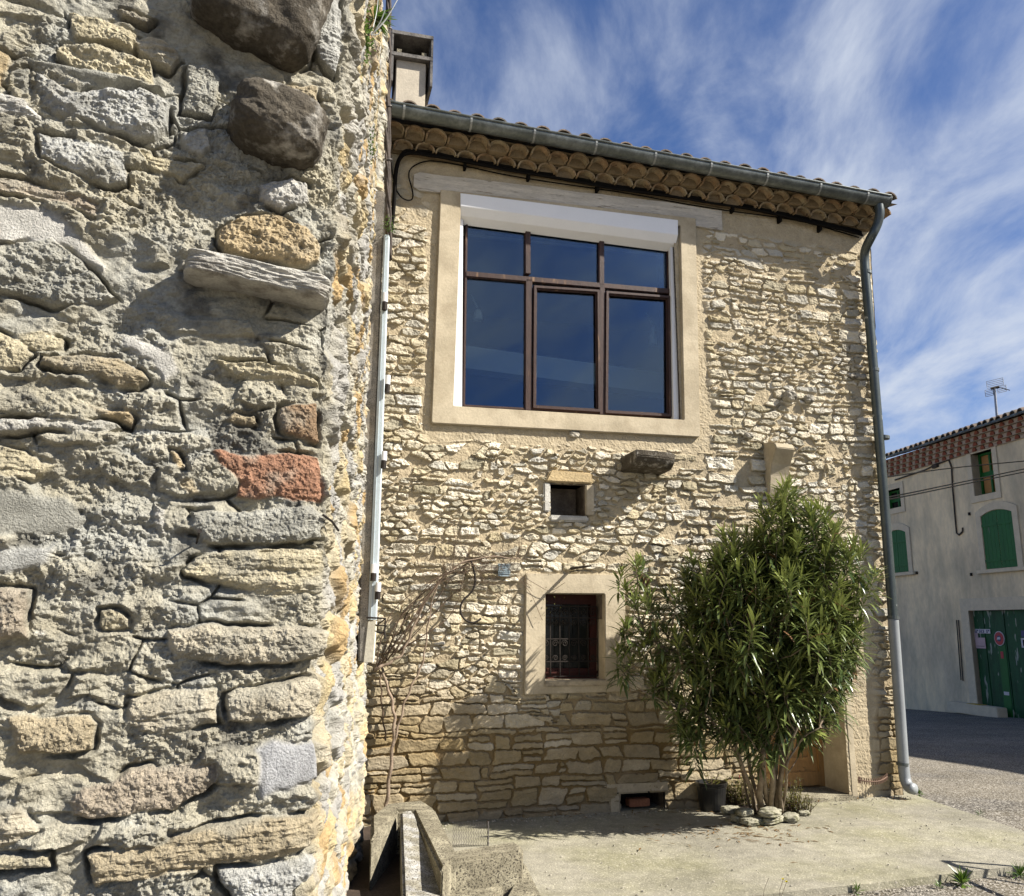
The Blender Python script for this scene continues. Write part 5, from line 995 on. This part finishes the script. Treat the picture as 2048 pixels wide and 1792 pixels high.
stem([(.06, .05), (1550, 1540, .1), (1570, 1440, .12), (1600, 1300, .15), (1615, 1130, .1)], .024, .006, 4)
stem([(-.10, .0), (1492, 1540), (1455, 1460), (1420, 1390), (1380, 1310), (1300, 1290), (1275, 1220), (1272, 1130)], .020, .005, 5)
stem([(-.04, .05), (1500, 1530, .15), (1480, 1420, .2), (1440, 1290, .2), (1410, 1160, .15)], .020, .005, 6)
stem([(.02, .0), (1528, 1540, -.1), (1515, 1430, -.1), (1540, 1330, -.16), (1545, 1220, -.15)], .022, .006, 7)
stem([(.12, -.02), (1562, 1520, -.1), (1600, 1450, -.1), (1625, 1380, -.15), (1630, 1270, -.1)], .020, .005, 8)
stem([(-.12, .03), (1475, 1510, .0), (1430, 1440, -.1), (1375, 1420, -.1)], .013, .004, 9)
stem([(.14, -.0), (1572, 1540), (1585, 1500, -.05), (1615, 1468, -.1), (1642, 1452, -.15)], .013, .004, 10)
SP = np.array([q for q, _ in stems]); lv = Leaves(); tw = MB(); ctr0 = oP(1545, 1420)
for (bx_, by_, rx, ry, rz, cnt) in BL:
    for _ in range(int(cnt * .82)):
        while True:
            q = R_.uniform(-1, 1, 3)
            if q @ q < 1: break
        q = q / (np.linalg.norm(q) + 1e-6) * (np.linalg.norm(q) ** .55)
        if R_.rand() < .20: q = q * R_.uniform(1.1, 1.42)
        tip = oP(bx_ + q[0] * rx, by_ + q[1] * ry, q[2] * rz)
        if (tip - G0) @ FN < .07: tip = tip + FN * (.09 - (tip - G0) @ FN)
        outd = unit(tip - ctr0); sd_ = unit(outd * .55 + np.array([0, 0, .75]) + R_.normal(0, .22, 3)); L = R_.uniform(.16, .34)
        if bx_ < 1380: sd_ = unit(np.array([-.12, -.05, 1]) + R_.normal(0, .2, 3)); L = R_.uniform(.12, .24)
        if by_ > 1340 and R_.rand() < .5: sd_ = unit(sd_ + np.array([0, -.3, -.5]))
        root = tip - sd_ * L; j = np.argmin(((SP - root - np.array([0, 0, -.15])) ** 2).sum(1)); a0_ = SP[j]
        if np.linalg.norm(a0_ - root) < .75: tw.tube([a0_, a0_ * .45 + root * .55 - np.array([0, 0, .03]), root, tip], [.005, .004, .0032, .002], 5, cap=False)
        else: tw.tube([root, tip], [.0035, .002], 5, cap=False)
        nw = int(L / .026) + 3; ph = R_.uniform(0, 6); a = unit(np.cross(sd_, [.3, .2, 1])); b = np.cross(sd_, a); dead = R_.rand() < .012; age = R_.rand() * .25
        for wv in range(nw):
            t = wv / (nw - 1); pp = root + sd_ * L * (t * .98)
            for m_ in range(3):
                if R_.rand() < .12: continue
                an = ph + wv * 1.05 + m_ * 2.094 + R_.normal(0, .15); rad = a * cos(an) + b * sin(an); op = 1.35 * (1 - t) + .38 + R_.normal(0, .24)
                dd = sd_ * cos(op) + rad * sin(op); LL = R_.uniform(.14, .23) * (1 - .35 * t ** 4) * (.8 if bx_ < 1380 else 1)
                col = .99 if (dead or R_.rand() < .012) else float(np.clip(.10 + .65 * t ** 3 + age + R_.normal(0, .09), 0, .95))
                pl_ = pp + dd * LL - G0
                if pl_ @ FN < .02: dd = unit(dd + FN * .8)
                lv.leaf(pp, dd, [0, 0, 1] if abs(dd[2]) < .9 else [1, 0, 0], LL, R_.uniform(.019, .028), R_.uniform(.2, 1.6) * (1.2 - t), col)
lv.build('foliage', M_leaf, ole, base); o = tw.build('twigs', M_bark, ole, smooth=True, fix=False); o.location = -Vector(tuple(base))
def flat_shade(px):
    mb = MB(); q = [gnd(x, y, .012) for x, y in px]; mb.add([tuple(p) for p in q], [tuple(range(len(q)))]); tag(mb.build('soil_and_shade', M_soil_shade), kind='structure')
flat_shade([(700, 1660), (800, 1640), (815, 1900), (640, 1900)])  # dark sheet puts deep shade into the gap between wall and coping
# ---- edging stones, herbs, soil around the oleander
ring = [(1462, 1632, .17, .07), (1482, 1648, .17, .06), (1506, 1654, .19, .06), (1490, 1650, .16, .055), (1540, 1650, .25, .065), (1541, 1652, .23, .06), (1582, 1646, .20, .06), (1606, 1634, .16, .05)]
M_moss = mat('mossy edging stone', (.34, .32, .24), var=.3, vscale=14, bump=.7, bscale=90, color2=(.12, .115, .07), c2scale=13, c2lo=.48, c2hi=.6, rough=.95, spec=.1)
lab_ring = ['mossy stone at the left end of the oleander edging beside the black pot', 'flat white stone in the oleander edging just right of the black pot', 'pale stone at the front left of the oleander edging', 'upper thin stone stacked on the left part of the oleander edging', 'broad white stone at the very front of the oleander edging', 'broad flat stone lying on top of the front edging stone', 'low pale stone at the front right of the oleander edging among the herbs', 'small stone at the right end of the oleander edging']
for i, (x, y, w_, hh_) in enumerate(ring):
    up_ = i in (3, 5); p = gnd(x, y); p[2] = hh_ / 2 + (.062 if up_ else 0) + .012
    v, f = rock(p, ((cos(.2 * i), sin(.2 * i), 0), (-sin(.2 * i), cos(.2 * i), 0), (0, 0, 1)), (w_ / 2, w_ * .34, hh_ / 2), i + 3, .18, 3.2, 18, .03)
    o = rock_obj('edging_stone', [(v, f)], M_slab if i % 3 else M_rock, None, (p[0], p[1], 0)); o.data.materials[0] = M_moss; tag(o, lab_ring[i], 'stone', 'stones edging the oleander bed')
mb = MB(); c0 = gnd(1530, 1622); n = 24; mb.add([(c0[0] + .42 * cos(2 * pi * k / n), c0[1] + .20 * sin(2 * pi * k / n), .012) for k in range(n)] + [(c0[0], c0[1], .05)], [(k, (k + 1) % n, n) for k in range(n)]); tag(mb.build('soil_and_shade', M_soil_shade), kind='structure')
def herb(name, x, y, n, h_, spread, mt, lab, cat, seed, leafL=.022, leafW=.006, dens=12, group=None, z0=.02):
    r = np.random.RandomState(seed); p0 = gnd(x, y, z0); leafL *= 1.35; leafW *= 1.7; h_ *= 1.25; L_ = Leaves(); S_ = MB(); e_ = empty(name, tuple(p0), 0, lab, cat, group)
    for i in range(n):
        a = r.uniform(0, 6.28); rr = spread * math.sqrt(r.rand()); b = np.array([rr * cos(a) * 1.5, rr * sin(a) * .7, 0]); t_ = b + np.array([r.normal(0, .02) + b[0] * .4, r.normal(0, .02) + b[1] * .3, h_ * r.uniform(.6, 1.1)]); S_.tube([b, (b + t_) / 2 + r.normal(0, .006, 3), t_], [.003, .0025, .0015], 4, cap=False)
        for k in range(dens):
            q = b + (t_ - b) * (k + 1) / dens; d = unit(np.array([r.normal(), r.normal(), .6])); L_.leaf(q, d, [0, 0, 1] if abs(d[2]) < .9 else [1, 0, 0], leafL * r.uniform(.7, 1.3), leafW * r.uniform(.8, 1.2), .3, float(r.uniform(0, 1) * .99), 3)
    L_.build('foliage', mt, e_); S_.build('stems', M_vine, e_, fix=False); return e_
herb('low_herb', 1565, 1618, 60, .20, .09, M_succ, 'reddish brown herb clump growing at the foot of the oleander trunks', 'plant', 3)
herb('low_herb', 1595, 1628, 60, .12, .08, M_succ, 'low yellow-green herb spilling over the right end of the edging', 'plant', 4)
herb('low_herb', 1590, 1580, 34, .20, .07, M_succ, 'taller yellowish herb between the oleander and the door', 'plant', 6)
herb('low_herb', 1478, 1612, 40, .18, .07, M_succ, 'brown leafy herb between the black pot and the oleander trunks', 'plant', 5, .03, .008)
# ---- black pot
pb = gnd(1432, 1630); mb = MB()
def lathe(m, prof, n=28, c=(0, 0)):
    V = [(c[0] + r * cos(2 * pi * k / n), c[1] + r * sin(2 * pi * k / n), z) for r, z in prof for k in range(n)]; m.add(V, [(i * n + k, i * n + (k + 1) % n, (i + 1) * n + (k + 1) % n, (i + 1) * n + k) for i in range(len(prof) - 1) for k in range(n)] + [tuple(range(n))[::-1]])
pb = pb + np.array([0, .13, 0]); lathe(mb, [(.105, 0), (.128, .19), (.130, .195), (.130, .205), (.137, .21), (.140, .235), (.133, .237), (.126, .20), (.10, .15)]); 
pe = empty('plant_pot', (pb[0], pb[1], .012), 0, 'black plastic plant pot standing against the house left of the oleander', 'pot'); mb.build('pot_body', M_pot, pe, smooth=False)
mb = MB(); lathe(mb, [(.118, .17), (.118, .172)]); mb.add([(0, 0, .19)] + [(.118 * cos(2 * pi * k / 20), .118 * sin(2 * pi * k / 20), .172) for k in range(20)], [(0, 1 + k, 1 + (k + 1) % 20) for k in range(20)]); mb.build('soil_fill', M_soil_shade, pe)
L_ = Leaves(); r = np.random.RandomState(9); S_ = MB()
for i in range(9):
    a = r.uniform(0, 6.28); t_ = np.array([.07 * cos(a), .07 * sin(a), .28 + r.uniform(-.03, .06)]); S_.tube([(0, 0, .17), t_], .0025, 4)
    for k in range(6): q = np.array([0, 0, .17]) * (1 - k / 6) + t_ * (k / 6); L_.leaf(q, unit([r.normal(), r.normal(), .5]), [0, 0, 1], .05, .015, .5, float(r.uniform(.3, .99)), 3)
L_.build('seedling_leaves', M_succ, pe); S_.build('seedling_stems', M_vine, pe, fix=False)
# brick lying in the floor vent
p = fac(1288, 1626); bw = MB(); bw.box(-.10, .10, -.05, .05, 0, .065); o = bw.build('brick', M_brick, bevel=.006); hp = HW((H_vent[0] + H_vent[1]) / 2 - .01, .03, -.10); o.location = tuple(hp); o.rotation_euler = (0, 0, YAW + .05); tag(o, 'red brick lying inside the dark floor vent', 'brick')
# curved terracotta edging strip by the corner of the house
pts = [HW(fac(x, y)[0], fac(x, y)[1], w) for x, y, w in ((1704, 1562, .10), (1720, 1565, .12), (1738, 1565, .12), (1752, 1562, .10), (1766, 1556, .07))]; pts = smooth_path(pts, 2); og = pts[0].copy(); es = MB(); nP = len(pts)
for i in range(nP - 1):
    for k in range(1):
        c_ = pts[i] - og; es.tube([c_, c_ + np.array([0, 0, .055])], .0055, 6)
es.tube([p_ - og + np.array([0, 0, .028]) for p_ in pts], .007, 5)
tag(es.build('edging_strip', mat('brown plastic edging', (.16, .10, .07), var=.2), origin=None), 'ribbed brown edging strip fixed low across the corner of the house', 'edging').location = tuple(og)
# ---- bare climber on the left of the house
vroot = gnd(778, 1622); vine = empty('climbing_vine', (vroot[0], vroot[1], 0), 0, 'bare leafless climber with tangled brown stems on the left of the house front', 'climber'); og = np.array([vroot[0], vroot[1], 0])
def vst(pl, r0, r1, m, seed=0, nm='stem', w=.07):
    pts = [HW(*fac(x, y, w + dw), w + dw) for x, y, dw in pl]; p = smooth_path(pts, 3); n = len(p); p = [q + np.array([.006 * sin(i * .9 + seed), .005 * cos(i * 1.1 + seed), .005 * sin(i * .7 + seed)]) - og for i, q in enumerate(p)]
    mb = MB(); mb.tube(p, [r0 + (r1 - r0) * i / (n - 1) for i in range(n)], 7); mb.build(nm, m, vine, smooth=True)
vst([(772, 1618, .0), (778, 1560, .02), (786, 1490, .05), (790, 1440, .05), (784, 1400, .03), (770, 1360, .0), (762, 1330, -.02)], .017, .010, M_vine2, 1)
vst([(786, 1492, .05), (800, 1440, .05), (812, 1395, .05), (835, 1350, .04), (848, 1320, .03), (853, 1270, .03), (862, 1210, .05), (880, 1150, .08)], .011, .005, M_vine2, 2)
vst([(772, 1480, .0), (765, 1430, .0), (762, 1380, .0), (760, 1340, 0)], .008, .006, M_vine, 3)
vst([(752, 1338, .05), (780, 1325, .06), (805, 1310, .07), (820, 1270, .08), (850, 1200, .1), (890, 1150, .12), (930, 1120, .12), (990, 1112, .1), (1040, 1118, .05)], .014, .004, M_vine2, 4)
tg = MB(); r = np.random.RandomState(21)
for i in range(11):
    s0 = r.uniform(0, 1); a = np.array([752 + 45 * s0, 1338 - 35 * s0]); e1 = np.array([r.uniform(880, 960), r.uniform(1105, 1160)]); mid = a * .5 + e1 * .5 + np.array([r.normal(-6, 26), r.normal(-12, 30)]); top_ = e1 + np.array([r.uniform(10, 120), r.uniform(-40, 75)]); dw = r.uniform(0, .2)
    pl = [(a[0], a[1], dw * .4), (a[0] * .6 + mid[0] * .4 + r.normal(0, 6), a[1] * .6 + mid[1] * .4, dw), (mid[0], mid[1], dw), (e1[0], e1[1], dw), (top_[0], top_[1], dw * .6)]
    p = smooth_path([HW(*fac(x, y, .04 + w_), .04 + w_) - og for x, y, w_ in pl], 3); n = len(p); tg.tube(p, [(.0075 - .0055 * k / n) * r.uniform(.6, 1.15) for k in range(n)], 5, cap=False)
for i in range(130):
    a = np.array([r.uniform(860, 1040), r.uniform(1100, 1165)]); d = np.array([r.uniform(-30, 75), r.uniform(-60, 60)]) * r.uniform(.4, 1.1); dw = r.uniform(0, .12); b = a + d * .5 + r.normal(0, 8, 2); c_ = a + d + r.normal(0, 6, 2)
    p = smooth_path([HW(*fac(x, y, .04 + dw), .04 + dw) - og for x, y in (a, b, c_)], 2); tg.tube(p, .0016, 4, cap=False)
for pl in ([(905, 1140), (912, 1080), (905, 1050), (898, 1025)], [(922, 1110), (940, 1070), (946, 1045), (943, 1025)], [(1040, 1118), (1045, 1080), (1042, 1045)], [(1010, 1130), (1060, 1180), (1080, 1230), (1085, 1240)], [(1040, 1150), (1075, 1170), (1100, 1185), (1130, 1165)], [(860, 1180), (820, 1090), (790, 1075)], [(1020, 1180), (1005, 1240), (1000, 1280)], [(856, 1300), (835, 1290), (812, 1280)]):
    p = smooth_path([HW(*fac(x, y, .08), .08) - og for x, y in pl], 2); tg.tube(p, .0022, 4, cap=False)
tg.build('twig_tangle', M_vine, vine, smooth=True, fix=False)
L_ = Leaves()
for i in range(70):
    x, y = r.uniform(980, 1130), r.uniform(1120, 1230)
    if r.rand() < .3: x, y = r.uniform(890, 960), r.uniform(1020, 1120)
    q = HW(*fac(x, y, .09), .09) - og; L_.leaf(q, unit(r.normal(0, 1, 3)), [0, 0, 1], .018, .009, .2, float(r.uniform(.2, .99)), 3)
L_.build('dry_leaves', M_succ, vine)
# ---- plants rooted in the near wall
def tuft(name, P, n, L, W_, mt, lab, cat, seed, bias=(0, 0, .6), ds=5, droop=.8):
    r = np.random.RandomState(seed); e_ = empty(name, tuple(P), 0, lab, cat); L_ = Leaves()
    for i in range(n):
        d = unit(np.array(bias) + r.normal(0, .6, 3)); L_.leaf(d * .005, d, [0, 0, 1] if abs(d[2]) < .9 else [1, 0, 0], L * r.uniform(.6, 1.15), W_ * r.uniform(.8, 1.2), droop * r.uniform(.3, 1.2), float(r.uniform(0, .95)), ds)
    L_.build('leaves', mt, e_); return e_
tuft('wall_plant', atY(706, -6, 2.15), 12, .10, .03, M_weed, 'broad-leaved green plant hanging over the top of the near wall', 'plant', 1, (.15, -.4, -.1), 5, .5)
tuft('wall_plant', atY(748, 40, 3.4), 60, .10, .012, M_weed, 'pale wispy weed sprouting from the wall beside the cable bundle', 'plant', 2, (.3, -.1, .1), 3)
tw_ = MB(); q0 = atY(742, 70, 3.2); rr_ = np.random.RandomState(3)
for k, (x, y) in enumerate(((800, -10), (770, 20), (762, 60), (757, -20), (790, 8), (752, 100))):
    q1 = atY(x, y, 3.2 + .05 * k) - q0; tw_.tube(smooth_path([np.zeros(3), q1 * .5 + np.array([.01, 0, -.012 + .01 * (k % 2)]), q1], 2), .0022, 4, cap=False)
tag(tw_.build('dry_twigs', M_strap, origin=None, fix=False), 'pale bare twigs arching out over the cable bundle at the top', 'twigs').location = tuple(q0)
def moss(P, n, sx, sz, seed, lab, nm='wall_plant'):
    r = np.random.RandomState(seed); e_ = empty(nm, tuple(P), 0, lab, 'plant'); L_ = Leaves()
    for i in range(n):
        q = np.array([r.normal(0, sx), r.normal(0, sx) - .01, r.normal(0, sz)]); d = unit(np.array([.6, -.5, .1]) + r.normal(0, .8, 3)); L_.leaf(q, d, [0, 0, 1], .016, .010, .4, float(r.uniform(0, .85)), 3)
    L_.build('foliage', M_weed, e_)
moss(atY(682, 190, 2.28), 90, .008, .018, 4, 'small dark green tuft growing on the upper corner of the near wall')
moss(atY(728, 85, 2.9), 260, .016, .05, 5, 'long mossy green cushion high on the lit side of the near wall')
moss(atY(741, 290, 3.9), 60, .015, .05, 6, 'little green sprig halfway along the lit side of the near wall')
moss(atY(779, 452, 6.3), 120, .03, .035, 7, 'green weed clump at the top right of the grey concrete post')
for i, (x, y, n, L, W_, lab) in enumerate(((1925, 1768, 26, .12, .028, 'dark green dandelion rosette growing in the kerb crack'), (2040, 1752, 40, .10, .012, 'grassy green tuft at the right edge by the kerb crack'), (1880, 1775, 16, .05, .008, 'tiny grass tuft in the kerb crack left of the dandelion'), (1715, 1783, 26, .06, .010, 'small dry weed at the left end of the kerb crack'), (1838, 1588, 40, .06, .012, 'bright green weed under the mouth of the downpipe'), (1960, 1630, 20, .05, .007, 'sparse low weed along the right edge of the paving'), (1520, 1650, 18, .045, .006, 'tiny weed in front of the oleander edging stones'))):
    p = gnd(x, y, -.02 if y > 1730 else .02); tuft('weed', p, n, L, W_, M_weed, lab, 'weed', 30 + i, (0, 0, .55), 3, .5)
M_yel = mat('yellow petals', (.75, .62, .02), bump=0, var=.05)
p = gnd(1560, 1800, .0); fe = empty('dandelion_flower', tuple(p), 0, 'two small yellow flowers on thin stalks at the bottom of the paving', 'flower'); f1, f2 = atY(1566, 1760, p[1]) - p, atY(1573, 1765, p[1] + .02) - p; mb = MB(); mb.tube([(0, 0, 0), f1 * .5 + np.array([-.01, 0, 0]), f1], .0012, 5); mb.tube([(0, 0, 0), f2 * .5, f2], .0012, 5); mb.tube([(-.10, 0, 0), (-.09, 0, .06), (-.06, 0, .12)], .001, 4); mb.build('stalks', M_weed if False else M_vine, fe, fix=False)
for q in (f1, f2): mb = MB(); mb.add([tuple(q)] + [tuple(q + np.array([.010 * (1 if k % 2 else .6) * cos(k * pi / 8), .010 * (1 if k % 2 else .6) * sin(k * pi / 8) * .6, .004 + .006 * abs(sin(k * pi / 8))])) for k in range(16)], [(0, 1 + k, 1 + (k + 1) % 16) for k in range(16)]); mb.build('flower_head', M_yel, fe)
# ---- low wire mesh guard beside the concrete coping
a, b = gnd(905, 1695), gnd(976, 1692); og = b.copy(); mb = MB(); hh_ = .17
mb.tube([b - og, b - og + np.array([0, 0, hh_])], .005, 6)
for k in range(22): t = k / 21; q = a * (1 - t) + b * t - og; dx_ = (b - a) / 21; mb.tube([q + (dx_ * (j % 2)) * .6 + np.array([0, 0, hh_ * j / 9]) for j in range(10)], .0016, 4, cap=False)
tag(mb.build('wire_mesh', M_grille, origin=None, fix=False), 'small panel of wire mesh standing behind the concrete coping', 'wire mesh').location = tuple(og)
# ---- metal trestle unseen, added just outside the frame to cast a shadow across the kerb
A_ = gnd(1882, 1727); hT = 1.05; sh = SUN[:2] / SUN[2]; ap = np.array([A_[0] + sh[0] * hT, A_[1] + sh[1] * hT, hT]); tr = empty('shadow_trestle', (ap[0], ap[1], 0), 0, 'unseen metal trestle standing on the road outside the right of the view', 'trestle')
def foot(x, y, k): g_ = gnd(x, y); d = g_ - A_; return np.array([A_[0] + d[0] * k, A_[1] + d[1] * k, -.03])
F1 = foot(2048, 1741, 2.6); F2 = foot(2030, 1792, 1.9); F3 = F1 + np.array([.5, .3, 0])
for Q in (F1, F2): mb = MB(); mb.tube([ap - np.array([ap[0], ap[1], 0]), Q - np.array([ap[0], ap[1], 0])], .020, 8); mb.build('leg', M_iron, tr)
m1 = ap * .55 + F1 * .45; m2 = ap * .8 + F2 * .2; mb = MB(); mb.tube([ap * .93 + F2 * .07 - np.array([ap[0], ap[1], 0]), m1 + np.array([-.2, -.25, -.15]) - np.array([ap[0], ap[1], 0])], .014, 8); mb.build('brace', M_iron, tr)

# ---- loose litter: gravel and fallen leaves gathered along the wall foot, the kerb crack and the bed
r = np.random.RandomState(77); L_ = Leaves(); G_ = MB()
def pebble(p, s_):
    a = r.uniform(0, 6.28); q = [np.array([cos(a + k * 1.26 + r.normal(0, .2)) * s_, sin(a + k * 1.26) * s_ * .8, 0]) for k in range(5)]; G_.add([p + v for v in q] + [p + v * .6 + np.array([0, 0, s_ * .7]) for v in q], [(0, 1, 6, 5), (1, 2, 7, 6), (2, 3, 8, 7), (3, 4, 9, 8), (4, 0, 5, 9), (5, 6, 7, 8, 9)])
for i in range(900):
    m = r.rand()
    if m < .4: u_ = r.uniform(-.4, 4.5); w_ = .04 + abs(r.normal(0, .10)); p = HW(u_, .026 * max(0, u_) / 4.5 + .003, w_)
    elif m < .7: t = r.uniform(-.2, 1); q = gnd(1533, 1792) * (1 - t) + gnd(2048, 1738) * t; p = np.array([q[0], q[1] - .03 - abs(r.normal(0, .06)), -.028])
    else: p = np.array([r.uniform(-.2, 4.2), r.uniform(5.4, 8.2), .004]); p[2] = .026 * max(0, (p - G0) @ FR) / 4.5 + .004
    if (p - left_f)[1] < 0 and p[2] > 0 and m >= .7: continue
    pebble(p, r.uniform(.003, .010))
tag(G_.build('gravel', mat('loose grit', (.34, .31, .25), var=.4, vscale=3, bump=0, rough=.95), fix=False), kind='stuff')
for i in range(170):
    if r.rand() < .6: p = gnd(1500 + r.normal(0, 110), 1655 + abs(r.normal(0, 22))) + np.array([0, 0, .018])
    else: u_ = r.uniform(-.2, 4.4); p = HW(u_, .026 * max(0, u_) / 4.5 + .012, .05 + abs(r.normal(0, .08)))
    an = r.uniform(0, 6.28); L_.leaf(p, [cos(an), sin(an), .12], [0, 0, 1], r.uniform(.04, .10), r.uniform(.010, .018), .25, float(r.choice([.3, .99, .99, .985])), 3)
tag(L_.build('leaf_litter', leafmat('dry fallen leaf', (.16, .11, .05), (.24, .18, .08), (.20, .12, .05), spec=.1, rough=.8)), kind='stuff')
